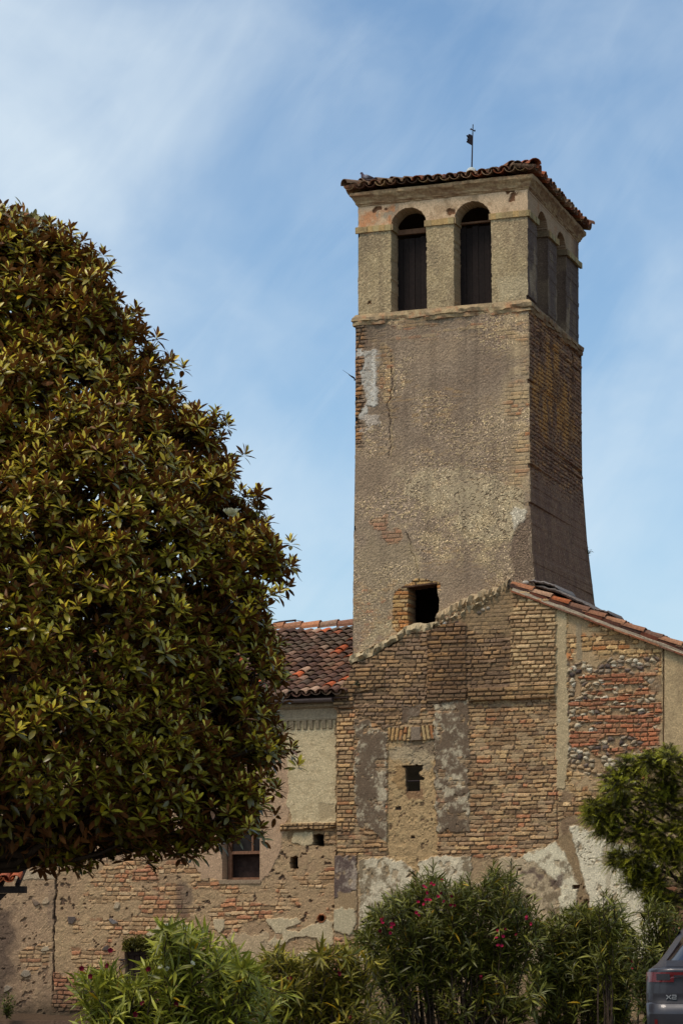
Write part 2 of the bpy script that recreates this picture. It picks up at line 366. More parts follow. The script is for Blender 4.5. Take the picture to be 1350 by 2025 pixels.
S.put(pmask(u, z, tp((750, 688), (776, 692), (774, 800), (752, 800)), 0.05, 0.1, 5, 44) * bm_ * 0.7, pal_b, 0.01)
crk = lmask(u, z, tp((773, 700), (775, 760), (770, 790), (764, 800), (772, 830), (769, 850), (773, 880), (767, 905)), 0.009, 0.03, 45)
S.put(np.roll(crk, 3, 1) * 0.6, lin(186, 160, 110), 0.012); S.put(crk, lin(96, 78, 62), -0.02)
S.put(lmask(u, z, tp((828, 1140), (822, 1110), (812, 1090), (810, 1070), (800, 1050)), 0.010, 0.03, 46), lin(70, 56, 44), -0.015)
# crazed plaster lower right
cz = np.maximum(pmask(u, z, tp((905, 962), (985, 935), (1010, 962), (1040, 975), (1026, 1010), (1010, 1060), (985, 1085), (925, 1075), (898, 1040), (912, 1000)), 0.05, 0.16, 4, 51), 0.75 * pmask(u, z, tp((790, 935), (900, 925), (985, 940), (960, 990), (860, 1000), (800, 975)), 0.08, 0.2, 4, 52))
a1, a2, ci = voro(u * 9 + 3.2 * fbm(u * 5, z * 5, 4, 53), z * 9 + 3.0 * fbm(u * 5 + 9, z * 5, 4, 50), 54, 1.0); craze = sst(0.0, 0.11, a2 - a1 + 0.16 * (fbm(u * 7, z * 7, 3, 49) - 0.42))
S.put(cz * craze * (0.55 + 0.45 * ci), lin(186, 166, 130), 0.010); S.put(cz * (1 - craze) * 0.8, lin(112, 92, 72), -0.006)
S.put(pmask(u, z, tp((1020, 1010), (1042, 1000), (1040, 1030), (1016, 1045), (1008, 1030)), 0.02, 0.07, 7, 55), lin(196, 182, 156), 0.012)
S.put(pmask(u, z, tp((800, 1000), (990, 1000), (980, 1120), (820, 1120)), 0.15, 0.3, 3, 56) * sst(0.45, 0.62, fbm(u * 5, z * 5, 4, 57)) * 0.6, lin(186, 162, 122))
S.put(pmask(u, z, tp((1030, 1045), (1062, 1000), (1066, 1180), (1010, 1150), (1000, 1090)), 0.08, 0.25, 4, 58) * 0.75, lin(108, 88, 72))
S.put(pmask(u, z, tp((700, 1040), (800, 1060), (860, 1150), (780, 1230), (700, 1200)), 0.2, 0.3, 2.5, 59) * 0.35, lin(168, 148, 112))
bp = pmask(u, z, tp((738, 1030), (762, 1012), (766, 1045), (795, 1058), (786, 1072), (758, 1066), (748, 1046)), 0.02, 0.1, 8, 60) + edge * 0
S.put(bp * bm_ * 0.8, pal(r1, dull(BR_RED, 0.3)) * 1.25, 0.006); S.put(bp * (1 - bm_), lin(132, 106, 78), -0.006)
S.put(pmask(u, z, tp((700, 1150), (780, 1150), (790, 1290), (700, 1290)), 0.1, 0.3, 3, 61) * sst(0.5, 0.62, fbm(u * 6, z * 9, 3, 62)) * bm_ * 0.6, pal(r1, BR_TAN), 0.006)
S.put(pmask(u, z, tp((712, 1255), (768, 1225), (790, 1245), (740, 1280), (708, 1290)), 0.05, 0.15, 4, 63) * 0.6, lin(178, 160, 124))
S.put(sst(z_str0 - 0.55, z_str0, z) * sst(0.42, 0.6, fbm(u * 1.5, z * 0.7, 3, 64)) * 0.5, lin(100, 86, 68))
stn = fbm(u * 5.5, z * 0.35, 4, 65)
S.put(sst(0.56, 0.74, stn) * 0.25, lin(104, 88, 72))
S.put(sst(z_str0 - 2.6, z_str0, z) * sst(0.52, 0.70, fbm(u * 8, z * 0.22, 4, 66)) * 0.45, lin(106, 90, 74))
# the broken opening low on the front, with a stripped brick edge on its left
hole = pmask(u, z, tp((806, 1160), (862, 1152), (862, 1168), (868, 1190), (866, 1206), (860, 1216), (861, 1237), (808, 1243), (806, 1200)), 0.008, 0.02, 12, 71)
strip_ = pmask(u, z, tp((776, 1200), (784, 1170), (796, 1156), (830, 1146), (866, 1150), (870, 1166), (812, 1168), (814, 1246), (786, 1250), (776, 1240)), 0.015, 0.05, 9, 72)
S.put(strip_ * bm_, pal(r1, [lin(184, 146, 92), lin(170, 128, 80), lin(190, 158, 112), lin(176, 120, 70)]), -0.01 + 0.02 * r2); S.put(strip_ * (1 - bm_), lin(140, 112, 80), -0.03)
S.h = edge_fade(S.h)
jamb_l = sst(T(818, 1200)[0], T(804, 1200)[0], u)
S.h = np.where(hole > 0.5, -0.42, S.h); S.c = np.where((hole > 0.5)[..., None], lin(96, 76, 58), S.c)
h2_ = pmask(u, z, [T(*G2) for G2 in ((795, 1508), (842, 1508), (842, 1570), (795, 1570))], 0.004, 0.0) > 0.5
MBt = MB(); MBt.add(*sheet(P, N3, S.h, grit(S), (hole > 0.5) | h2_))
# shaft, right-hand face
u, v, z, P = side_grid(sh_r, sh_b, z_lo, z_str0 + 0.03, RES, 4, 9)
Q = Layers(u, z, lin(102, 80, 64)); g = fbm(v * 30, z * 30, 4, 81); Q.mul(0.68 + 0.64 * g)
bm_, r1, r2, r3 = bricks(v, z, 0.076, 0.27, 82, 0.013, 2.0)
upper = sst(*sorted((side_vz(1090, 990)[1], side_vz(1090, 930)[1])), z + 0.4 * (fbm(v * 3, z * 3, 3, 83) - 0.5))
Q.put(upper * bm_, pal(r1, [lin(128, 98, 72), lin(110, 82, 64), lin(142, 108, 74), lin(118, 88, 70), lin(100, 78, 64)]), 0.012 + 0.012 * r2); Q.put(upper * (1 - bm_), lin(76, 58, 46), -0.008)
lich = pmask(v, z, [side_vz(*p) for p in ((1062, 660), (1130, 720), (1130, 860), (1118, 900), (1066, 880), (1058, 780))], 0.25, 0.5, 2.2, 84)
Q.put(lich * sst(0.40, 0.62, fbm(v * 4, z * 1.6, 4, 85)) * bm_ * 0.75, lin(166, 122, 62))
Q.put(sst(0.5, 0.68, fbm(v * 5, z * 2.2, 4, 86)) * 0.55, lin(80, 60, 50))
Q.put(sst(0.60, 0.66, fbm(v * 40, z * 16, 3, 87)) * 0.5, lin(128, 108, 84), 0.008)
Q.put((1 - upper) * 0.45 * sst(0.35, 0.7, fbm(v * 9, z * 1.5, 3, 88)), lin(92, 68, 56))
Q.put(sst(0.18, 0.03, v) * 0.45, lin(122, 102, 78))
Q.h = Q.h + 0.012 * (fbm(v * 6, z * 6, 4, 89) - 0.5) + 0.008 * (g - 0.5)
Q.h = edge_fade(Q.h)
for (x, y0, y1) in ((1067, 650, 703), (1132, 700, 762)):
    a, b = side_vz(x - 2.0, y0), side_vz(x + 2.0, y1); m = (v > a[0]) & (v < b[0]) & (z < a[1]) & (z > b[1])
    Q.h = np.where(m, -0.5, Q.h); Q.c = np.where(m[..., None], lin(50, 38, 30), Q.c)
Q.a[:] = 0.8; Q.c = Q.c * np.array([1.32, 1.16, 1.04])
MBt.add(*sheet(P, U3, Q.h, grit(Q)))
def closed_back(mb, lf, rf, bf, z0, z1, c):                              # the two faces turned away from the view
    for (za, zb) in zip(np.linspace(z0, z1, 7)[:-1], np.linspace(z0, z1, 7)[1:]):
        p = [W(lf(za), za), W(lf(zb), zb), W(lf(zb), zb) + D3 * V_BACK, W(lf(za), za) + D3 * V_BACK, W(bf(za), za) + D3 * V_BACK, W(bf(zb), zb) + D3 * V_BACK]
        mb.add(p, np.array([[0, 1, 2, 3], [3, 2, 5, 4]]), c)
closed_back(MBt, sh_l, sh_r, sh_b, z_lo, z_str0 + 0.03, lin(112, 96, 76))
MBt.build('shaft_wall', M_WALL, root_t)

# belfry storey
zb0, zb1 = z_str0 + 0.02, z_cor + 0.20
AR = []                                                                   # front arches: u left, u right, spring height, crown height, sill height
for (xl, xr, xs, ys, xc, yc, xb, yb) in ((773, 842, 808, 443, 808, 411, 808, 616), (897, 969.5, 935, 432, 941, 398, 935, 603)):
    ul_, ur_ = T(xl, ys)[0], T(xr, ys)[0]; AR.append((ul_, ur_, T(xc, yc)[1], T(xb, yb)[1]))
SA = []
for (xl, xr, yc, xc) in ((1062, 1083.5, 419, 1071), (1101, 1119.5, 459, 1109)):
    a, b = side_vz(xl, 450)[0], side_vz(xr, 470)[0]; SA.append((a, b, side_vz(xc, yc)[1], z_str1))
def arch_in(p, z, lo, hi, crown, sill):
    r = (hi - lo) / 2; cx = (lo + hi) / 2; cz_ = crown - r
    return (z > sill) & (((z <= cz_) & (np.abs(p - cx) < r)) | ((z > cz_) & (np.hypot(p - cx, z - cz_) < r)))
def arch_ring(p, z, lo, hi, crown, w):
    r = (hi - lo) / 2; cx = (lo + hi) / 2; d = np.hypot(p - cx, z - crown + r)
    return (z > crown - r) & (d < r + w), np.arctan2(z - crown + r, p - cx), d - r
def belfry_coat(p, z, s, dark):
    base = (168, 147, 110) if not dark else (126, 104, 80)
    Lr = rough_cast(p, z, s, base); fz = sst(z_imp0 - 0.02, z_imp0 + 0.03, z)
    sp_ = fbm(p * 26, z * 30, 3, s + 3)
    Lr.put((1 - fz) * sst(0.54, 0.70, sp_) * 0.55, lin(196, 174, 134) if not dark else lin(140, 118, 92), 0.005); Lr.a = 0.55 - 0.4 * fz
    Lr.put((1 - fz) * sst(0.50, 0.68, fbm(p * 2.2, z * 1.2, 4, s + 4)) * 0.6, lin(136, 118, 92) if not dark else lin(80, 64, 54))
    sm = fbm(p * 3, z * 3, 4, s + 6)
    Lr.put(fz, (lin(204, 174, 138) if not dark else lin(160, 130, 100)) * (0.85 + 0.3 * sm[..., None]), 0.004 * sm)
    Lr.put(fz * sst(0.54, 0.66, fbm(p * 7, z * 7, 4, s + 8)) * 0.5, lin(156, 126, 92))
    Lr.put(sst(0.57, 0.74, fbm(p * 7, z * 0.5, 4, s + 10)) * 0.35, lin(116, 98, 76))
    return Lr
MBb = MB()
u, z, P = front_grid(be_l, be_r, zb0, zb1, 0.0, RES * 0.9, 13, 14)
S = belfry_coat(u, z, 101, False)
op = pmask(u, z, tp((708, 418), (760, 402), (800, 398), (778, 430), (772, 452), (708, 462)), 0.05, 0.15, 5, 102)
S.put(op * sst(0.25, 0.5, fbm(u * 5, z * 5, 4, 103)) * 0.85, lin(194, 132, 88)); S.put(op * sst(0.58, 0.7, fbm(u * 6, z * 6, 4, 104)) * 0.8, lin(162, 148, 124))
for a in AR:
    rg, th, rr = arch_ring(u, z, *a[:3], 0.16)
    jn = np.abs(((th / (math.pi / 9)) % 1) - 0.5) > 0.46
    S.put(rg * (jn | (np.abs(rr - 0.155) < 0.009)) * 0.35, lin(140, 116, 84), -0.004)
for (x, y, w_, hh) in ((752, 414, 12, 3), (885, 417, 5, 5), (892, 420, 7, 3), (1011, 377, 8, 5), (1017, 384, 7, 3), (1012, 394, 4, 4), (730, 598, 4, 4)):
    S.put(pmask(u, z, tp((x - w_, y - hh), (x + w_, y - hh), (x + w_, y + hh), (x - w_, y + hh)), 0.01, 0.05, 10, x), lin(120, 84, 58), -0.03)
S.put(pmask(u, z, tp((990, 560), (1040, 540), (1040, 600), (980, 600)), 0.1, 0.2, 4, 106) * 0.5, lin(190, 172, 136))
S.h = edge_fade(S.h)
for a in AR:
    m = arch_in(u, z, *a); S.h = np.where(m, -0.36, S.h); S.c = np.where(m[..., None], lin(166, 142, 112), S.c)
cut = np.zeros(u.shape, bool)
for a in AR: cut |= arch_in(u, z, *a)
MBb.add(*sheet(P, N3, S.h, grit(S), cut))
u, v, z, P = side_grid(be_r, be_b, zb0, zb1, RES, 14, 15)
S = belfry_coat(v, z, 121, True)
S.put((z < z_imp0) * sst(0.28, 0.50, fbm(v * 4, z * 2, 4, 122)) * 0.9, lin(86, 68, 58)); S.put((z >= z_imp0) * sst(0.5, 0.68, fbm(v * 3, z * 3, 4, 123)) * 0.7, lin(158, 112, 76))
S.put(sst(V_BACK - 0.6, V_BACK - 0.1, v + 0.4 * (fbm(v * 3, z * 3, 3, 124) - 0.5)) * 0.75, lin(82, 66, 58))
S.h = edge_fade(S.h)
for a in SA:
    m = arch_in(v, z, *a); S.h = np.where(m, -0.40, S.h); S.c = np.where(m[..., None], lin(150, 124, 100), S.c)
cut = np.zeros(v.shape, bool)
for a in SA: cut |= arch_in(v, z, *a)
MBb.add(*sheet(P, U3, S.h, grit(S), cut))
closed_back(MBb, be_l, be_r, be_b, zb0, zb1, lin(150, 130, 100))
MBb.build('belfry_wall', M_WALL, root_t)

# mouldings that run round the tower: a profile (out, up) swept along front and right-hand side, and the far sides
def ring_path(lf, rf, bf, z):
    return [W(lf(z), z) + D3 * V_BACK, W(lf(z), z), W(rf(z), z), W(bf(z), z) + D3 * V_BACK]
def moulding(mb, lf, rf, bf, zref, prof, colr, seed, amp=0.012, step=0.05, chips=0.0):
    A = ring_path(lf, rf, bf, zref); dirs = [(-U3 - 0 * N3, None)]
    corner_dir = [(-U3 + D3), (-U3 + N3), (U3 + N3), (U3 + D3)]
    pts = []; outs = []
    for a, b, da, db in zip(A[:-1], A[1:], corner_dir[:-1], corner_dir[1:]):
        n = max(2, int(np.linalg.norm(b - a) / step)); t = np.linspace(0, 1, n, endpoint=False)[:, None]
        flat = {0: -U3, 1: N3, 2: U3}[len(pts)]
        o_ = np.repeat(flat[None], n, 0); o_[0] = da
        pts.append(a + (b - a) * t); outs.append(o_)
    pts.append(A[-1][None]); outs.append(corner_dir[-1][None]); 
    p = np.concatenate(pts); o = np.concatenate(outs); n = len(p); m = len(prof)
    prof = np.array(prof); q = np.arange(n)
    s_ = np.cumsum(np.r_[0, np.linalg.norm(np.diff(p, axis=0), axis=1)])
    jn = np.stack([vn(s_ * 9 + 31 * k, s_ * 0 + k, seed) - 0.5 for k in range(m)], 1) * 2 * amp
    if chips: jn -= chips * (np.stack([h2(np.floor(s_ / 0.26), k * 0 + 1, seed + 3) for k in range(m)], 1) > 0.8) * (prof[:, 0] > 0.02)
    keep = prof[:, 0] <= 0.001
    out = prof[None, :, 0] + np.where(keep[None], 0, jn); up = prof[None, :, 1] + 0.5 * np.roll(jn, 5, 0) * (~keep)[None]
    V = p[:, None] + out[..., None] * o[:, None] + up[..., None] * Z3
    c1 = fbm(s_[:, None] * 4 + 0 * up, up * 14 + 3, 4, seed + 1)[..., None]; c2 = fbm(s_[:, None] * 11 + 0 * up, up * 30, 3, seed + 2)[..., None]
    C = np.asarray(colr[0]) * (1 - sst(0.4, 0.65, c1)) + np.asarray(colr[1]) * sst(0.4, 0.65, c1); C = C * (1 - 0.7 * sst(0.55, 0.7, c2)) + np.asarray(colr[2]) * 0.7 * sst(0.55, 0.7, c2)
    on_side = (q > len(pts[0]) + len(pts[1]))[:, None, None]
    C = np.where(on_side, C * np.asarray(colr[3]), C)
    mb.add(V.reshape(-1, 3), gridF(n, m)[:, ::-1], C.reshape(-1, 3))
mb = MB()
hs = z_str1 - z_str0
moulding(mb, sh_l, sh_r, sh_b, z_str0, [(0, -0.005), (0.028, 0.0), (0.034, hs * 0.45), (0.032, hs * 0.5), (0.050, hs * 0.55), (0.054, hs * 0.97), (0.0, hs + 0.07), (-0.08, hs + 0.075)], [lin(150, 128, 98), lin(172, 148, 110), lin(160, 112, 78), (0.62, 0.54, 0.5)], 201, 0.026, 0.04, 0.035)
mb.build('string_course', M_TRIM, root_t)
mb = MB()
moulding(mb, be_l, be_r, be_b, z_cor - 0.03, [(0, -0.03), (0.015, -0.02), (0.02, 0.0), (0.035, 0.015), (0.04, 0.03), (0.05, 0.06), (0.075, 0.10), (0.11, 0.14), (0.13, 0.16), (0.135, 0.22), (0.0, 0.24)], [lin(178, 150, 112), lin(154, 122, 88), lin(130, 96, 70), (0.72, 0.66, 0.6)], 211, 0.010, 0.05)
mb.build('cornice', M_TRIM, root_t)
# impost bands on the piers, returning into the openings
def impost_run(plane, a, b, ret_l, ret_r, seed):
    mb = MB()
    for k in range(int(max(1, round((b - a) / 0.11)))):
        n = int(max(1, round((b - a) / 0.11))); p0, p1 = a + (b - a) * k / n, a + (b - a) * (k + 1) / n
        o = 0.024 + 0.012 * h2(k, seed, 1); d0, d1 = z_imp0 - 0.008 * h2(k, seed, 2), z_imp1 - 0.012 * h2(k, seed, 3)
        cc = [lin(176, 154, 108), lin(160, 136, 96), lin(182, 150, 100)][int(h2(k, seed, 4) * 3)]
        if plane == 'f': mb.box(W(p0, d0, -0.02), U3 * (p1 - p0), N3 * (o + 0.02), Z3 * (d1 - d0), cc)
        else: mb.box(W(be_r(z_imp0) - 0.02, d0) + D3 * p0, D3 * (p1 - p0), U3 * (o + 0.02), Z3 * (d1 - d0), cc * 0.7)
    for p, on, dr in ((a, ret_l, -1), (b, ret_r, 1)):
        if on and plane == 'f': mb.box(W(p + (0 if dr > 0 else -0.035), z_imp0, -0.36), U3 * 0.035, N3 * 0.372, Z3 * (z_imp1 - z_imp0), lin(158, 134, 98))
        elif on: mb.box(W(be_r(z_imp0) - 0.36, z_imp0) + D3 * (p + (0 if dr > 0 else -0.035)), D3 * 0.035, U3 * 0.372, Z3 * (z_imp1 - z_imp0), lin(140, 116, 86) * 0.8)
    mb.build('impost_band', M_TRIM, root_t)
bl, br = float(be_l(z_imp0)), float(be_r(z_imp0))
impost_run('f', bl - 0.05, AR[0][0], False, True, 1); impost_run('f', AR[0][1], AR[1][0], True, True, 2); impost_run('f', AR[1][1], br + 0.05, True, False, 3)
impost_run('s', -0.05, SA[0][0], False, True, 4); impost_run('s', SA[0][1], SA[1][0], True, True, 5); impost_run('s', SA[1][1], V_BACK + 0.04, True, False, 6)
# boarded screens and timber rails inside the two front arches
for k, a in enumerate(AR):
    r = (a[1] - a[0]) / 2; cx = (a[0] + a[1]) / 2; top = z_imp0 - (0.02 if k == 0 else -0.06)
    mb = MB(); nb = 6
    for b in range(nb):
        p0, p1 = a[0] + 2 * r * b / nb, a[0] + 2 * r * (b + 1) / nb
        mb.box(W(p0 + 0.003, a[3] - 0.02, -0.40 - 0.008 * (b % 2)), U3 * (p1 - p0 - 0.006), N3 * 0.03, Z3 * (top - a[3] - 0.06 * h2(b, k, 3)), lin(34, 26, 23) * (0.8 + 0.4 * h2(b, k, 5)))
    mb.build('board_screen', M_WOOD, root_t)
    mb = MB(); mb.box(W(a[0] - 0.02, top + 0.0, -0.372), U3 * (2 * r + 0.04), N3 * 0.07, Z3 * (0.095 if k == 0 else 0.035), lin(112, 82, 60)); mb.build('timber_rail', M_WOOD, root_t)
mb = MB()                                                                 # spikes along the left sill
for k in range(22):
    a = AR[0]; p = a[0] + 0.13 + (a[1] - a[0] - 0.15) * k / 21
    mb.tube([W(p, a[3] - 0.02, -0.1), W(p + 0.01 * (h2(k, 1, 1) - 0.5), a[3] + 0.06 + 0.03 * h2(k, 2, 1), -0.09)], 0.003, 4)
mb.build('bird_spikes', M_IRON, root_t)
# timber lintel and stones over the broken opening
mb = MB()
a, b = T(794, 1160), T(864, 1151)
mb.box(W(a[0], a[1] - 0.03, -0.30), U3 * (b[0] - a[0]) + Z3 * (b[1] - a[1]), N3 * 0.31, Z3 * 0.03, lin(84, 60, 44)); mb.build('lintel', M_WOOD, root_t)

# tiled hip roof
def tile_shape(r0, r1, ln, concave=False, th=0.014, n=7):
    """half-round tile: x across, y up the slope, z off the roof; returns vertices and faces"""
    ph = np.linspace(0, math.pi, n); V = []
    for (y, r) in ((0, r0), (ln, r1)):
        for q in (r, r - th):
            zz = np.sin(ph) * q * 0.85; V.append(np.stack([np.cos(ph) * q, 0 * ph + y, zz if not concave else r - zz + (r - q) * 0], -1))
    V = np.concatenate(V); o0, i0, o1, i1 = 0, n, 2 * n, 3 * n; F = []
    for k in range(n - 1): F += [[o0 + k, o0 + k + 1, o1 + k + 1, o1 + k], [i0 + k + 1, i0 + k, i1 + k, i1 + k + 1], [o0 + k + 1, o0 + k, i0 + k, i0 + k + 1], [o1 + k, o1 + k + 1, i1 + k + 1, i1 + k]]
    F += [[o0, o1, i1, i0], [o0 + n - 1, i0 + n - 1, i1 + n - 1, o1 + n - 1]]
    return V, np.array(F)
TILE_DARK = [lin(96, 72, 56), lin(112, 82, 62), lin(88, 70, 58), lin(124, 92, 70), lin(104, 88, 72), lin(138, 116, 92), lin(92, 66, 52), lin(142, 86, 58), lin(116, 98, 78), lin(128, 108, 78)]; TILE_DARK = [c_ * np.array([1.35, 1.18, 1.08]) for c_ in TILE_DARK]
def lay_tiles(mb, spots, ax, up, nrm, seed, palette, r0=0.088, r1=0.070, ln=0.44, wob=1.0, moss=0.0):
    """spots: list of (origin point, kind) with kind 0 channel, 1 cover"""
    vc, fc = tile_shape(r0, r1, ln); vk, fk = tile_shape(r0, r1, ln, True)
    for q, (p, kind) in enumerate(spots):
        a, b, c = h2(q, 1, seed) - 0.5, h2(q, 2, seed) - 0.5, h2(q, 3, seed) - 0.5
        A = ax * math.cos(0.10 * a * wob) + up * math.sin(0.10 * a * wob); B = up * math.cos(0.10 * a * wob) - ax * math.sin(0.10 * a * wob) - nrm * (0.075 + 0.04 * c * wob)
        v = vc if kind else vk; p = p + nrm * (0.085 if kind else 0.02) + ax * 0.02 * b * wob + up * 0.045 * c * wob
        colr = palette[int(h2(q, 4, seed) * len(palette))] * (0.8 + 0.4 * h2(q, 5, seed))
        w_ = sst(0.42, 0.62, fbm(np.array([p @ ax * 1.5]), np.array([p @ up * 1.1]), 3, seed + 21))[0] * moss; colr = colr * (1 - w_) + lin(92, 80, 64) * (0.6 + 0.6 * h2(q, 6, seed)) * w_
        fade = (0.75 + 0.5 * vn(v[:, 0] * 20 + q, v[:, 1] * 14, seed + 9))[:, None]
        mb.add(p + v[:, :1] * A + v[:, 1:2] * B + v[:, 2:] * nrm, fc if kind else fk, colr * fade)
ze = z_cor + 0.20; ov = 0.115
Lc, Rc, Bc = float(be_l(z_cor)), float(be_r(z_cor)), float(be_b(z_cor))
c0 = W(Lc - ov, ze, ov); c1 = W(Rc + ov, ze, ov); c2 = W(Bc + ov, ze) + D3 * (V_BACK + ov); c3 = W(Lc - ov, ze) + D3 * (V_BACK + ov)
apex = W((Lc + Rc) / 2, ze) + D3 * V_BACK / 2
d_ = ray(939, 369); apex[2] = CAM[2] + d_[2] * apex[1] / d_[1]
mb = MB(); deck = MB()
for k, (a, b) in enumerate(((c0, c1), (c1, c2), (c2, c3), (c3, c0))):
    ax = (b - a) / np.linalg.norm(b - a); mid = (a + b) / 2; Lw = np.linalg.norm(b - a)
    foot = a + ax * ((apex - a) @ ax); up = (apex - foot) / np.linalg.norm(apex - foot); nrm = np.cross(ax, up); Ls = np.linalg.norm(apex - foot)
    xf = (apex - a) @ ax; sp = []; nc = int(Lw / 0.198); pit = Lw / nc
    for c in range(nc * 2 + 1):
        kind = 0 if c % 2 == 0 else 1; x = c * pit / 2
        for r in range(int(Ls / 0.33)):
            yy = r * 0.33
            lim = min(x / xf, (Lw - x) / (Lw - xf)) * Ls
            if yy + 0.10 < lim + 0.12: sp.append((a + ax * x + up * (yy - 0.07 + (0.03 * (h2(c, 7, k) - 0.5))) + nrm * 0.02 + Z3 * (0.015 * math.sin(x * 2.3 + k)), kind))
    lay_tiles(mb, sp, ax, up, nrm, 300 + k, TILE_DARK, 0.104, 0.088, 0.42, 1.3)
    deck.add([a - nrm * 0.01, b - nrm * 0.01, apex - nrm * 0.01, a - nrm * 0.05 + up * 0.02, b - nrm * 0.05 + up * 0.02, apex - nrm * 0.05], [np.array([[0, 1, 2], [5, 4, 3]]), np.array([[0, 3, 4, 1]])], lin(120, 96, 74))
for k, a in enumerate((c0, c1, c2, c3)):                                    # hip tiles
    up = (apex - a) / np.linalg.norm(apex - a); ax = np.cross(up, Z3); ax /= np.linalg.norm(ax); nrm = np.cross(ax, up); nrm = nrm if nrm[2] > 0 else -nrm
    n = int(np.linalg.norm(apex - a) / 0.34)
    lay_tiles(mb, [(a + up * (0.34 * r - 0.10) + nrm * 0.09, 1) for r in range(n)], ax, up, nrm, 320 + k, TILE_DARK, 0.125, 0.10, 0.42, 1.2)
# the lifted, slipped tiles by the near corner
upf = (apex - (c0 + c1) / 2); upf /= np.linalg.norm(upf); nf = np.cross(U3, upf)
lay_tiles(mb, [(c1 - U3 * (0.26 + 0.13 * k) + upf * (0.02 + 0.10 * k) + nf * (0.10 + 0.02 * k), 1) for k in range(2)], U3 * 0.85 + upf * 0.5, upf * 0.85 - U3 * 0.5, nf, 331, TILE_DARK + [lin(160, 90, 56)], 0.10, 0.085, 0.44, 1.4)
deck.build('roof_deck', M_TRIM, root_t)
mb.build('roof', M_TILE, root_t)

# ------------------------------------------------------------------ the brick house that wraps the foot of the tower
root_g = thing('brick_house', 'low brick and plaster house around the foot of the tower, bricks and cobbles laid bare', 'house', W(0, 0, OFF_G))
gp = lambda *p: [G(*q) for q in p]
g_l = fit(gp((697, 1310), (697, 1322), (690, 1332), (683, 1345), (676, 1358), (665, 1372), (661, 1398), (662, 1403), (667, 1405), (667, 1690), (662, 1692), (661, 1760), (660, 2020)))
U_GR = G(1480, 1700)[0]
crest = np.array(gp((660, 1380), (690, 1338), (698, 1312), (740, 1296), (790, 1266), (806, 1250), (862, 1243), (872, 1222), (960, 1180), (1008, 1163), (1014, 1158), (1110, 1196), (1240, 1248), (1312, 1274), (1400, 1305), (1480, 1333)))
crest_z = lambda u: np.interp(u, crest[:, 0], crest[:, 1])
ROOF_A, ROOF_B = G(1012, 1172), G(1310, 1283)
slope_g = (ROOF_B[1] - ROOF_A[1]) / (ROOF_B[0] - ROOF_A[0])
g0 = 0.0; g1 = crest[:, 1].max() + 0.02
u, z, P = front_grid(lambda z: g_l(z), lambda z: 0 * z + U_GR, g0, g1, OFF_G, RES, None, None)
S = Layers(u, z, lin(150, 126, 94))
g = fbm(u * 40, z * 40, 4, 401); f = fbm(u * 2, z * 2, 4, 402); lump = fbm(u * 9, z * 9, 4, 403)
S.a[:] = 0.35; S.mul(1.0 + 0.5 * g); S.put(sst(0.45, 0.7, f) * 0.5, lin(150, 122, 92)); S.put(sst(0.55, 0.66, fbm(u * 18, z * 22, 3, 404)) * 0.5, lin(172, 148, 110), 0.01)
S.h = 0.02 * (lump - 0.5) + 0.010 * (g - 0.5)
def brickwork(mask, seed, palette, proud=0.0, mortar=lin(134, 110, 84), c=0.0755, Lb=0.285, rough=1.6, bright=1.0, worn=0.2):
    bright = bright * 1.48
    b, r1, r2, r3 = bricks(u, z, c, Lb, seed, 0.0115, rough)
    gone = (r3 < worn); tone = fbm(u * 22, z * 40, 3, seed + 6)
    cc = pal(r1, palette) * (0.62 + 0.46 * r2 + 0.5 * (tone - 0.5))[..., None] * bright
    S.put(mask * (1 - b), mortar * (0.7 + 0.5 * g[..., None]), proud - 0.016 + 0.010 * (lump - 0.5))
    S.put(mask * b, cc, proud + 0.004 + 0.014 * r2 + 0.012 * (fbm(u * 26, z * 26, 3, seed + 7) - 0.5) - 0.012 * gone)
    S.put(mask * b * gone * 0.6, lin(134, 108, 78))
# general brick field with thin mortar wash
field_all = pmask(u, z, gp((655, 1240), (1104, 1150), (1104, 1690), (1060, 1694), (930, 1696), (862, 1696), (770, 1700), (640, 1700)), 0.01, 0.04, 7, 410)
brickwork(field_all, 411, BR_TAN + [lin(164, 128, 88), lin(156, 116, 78), lin(134, 108, 82), lin(174, 142, 98)], bright=0.97)
S.put(field_all * sst(0.50, 0.66, fbm(u * 2.6, z * 4.5, 4, 409)) * 0.5, lin(112, 86, 62)); S.put(field_all * sst(0.54, 0.70, fbm(u * 6, z * 9, 4, 408)) * 0.7, lin(170, 144, 108), 0.006)
upper_dark = pmask(u, z, gp((655, 1240), (1012, 1150), (1012, 1380), (925, 1384), (925, 1392), (850, 1400), (760, 1440), (690, 1400), (655, 1400)), 0.02, 0.03, 6, 412)
brickwork(upper_dark, 413, dull([lin(136, 106, 74), lin(122, 94, 68), lin(146, 114, 76), lin(114, 90, 68), lin(156, 118, 76), lin(130, 102, 78)], 0.25), 0.02, lin(88, 70, 52), worn=0.2)
tr_ = pmask(u, z, gp((1010, 1158), (1102, 1190), (1102, 1382), (1009, 1385)), 0.004, 0.008, 7, 414)
brickwork(tr_, 415, dull([lin(176, 146, 100), lin(166, 134, 92), lin(160, 126, 84), lin(182, 152, 108), lin(150, 118, 80)], 0.3), 0.05, lin(124, 100, 70), rough=0.7, worn=0.06)
bandt = pmask(u, z, gp((926, 1362), (1102, 1352), (1102, 1379), (926, 1388)), 0.003, 0.004, 7, 416)
brickwork(bandt, 417, [lin(146, 114, 76), lin(134, 104, 72), lin(156, 124, 82)], 0.075, lin(96, 76, 54), rough=0.6)
pil = pmask(u, z, gp((845, 1252), (880, 1230), (923, 1232), (922, 1385), (845, 1388)), 0.006, 0.02, 7, 418)
brickwork(pil, 419, [lin(130, 98, 64), lin(118, 88, 60), lin(142, 106, 68), lin(108, 84, 62)], 0.055, lin(84, 66, 48), rough=0.8)
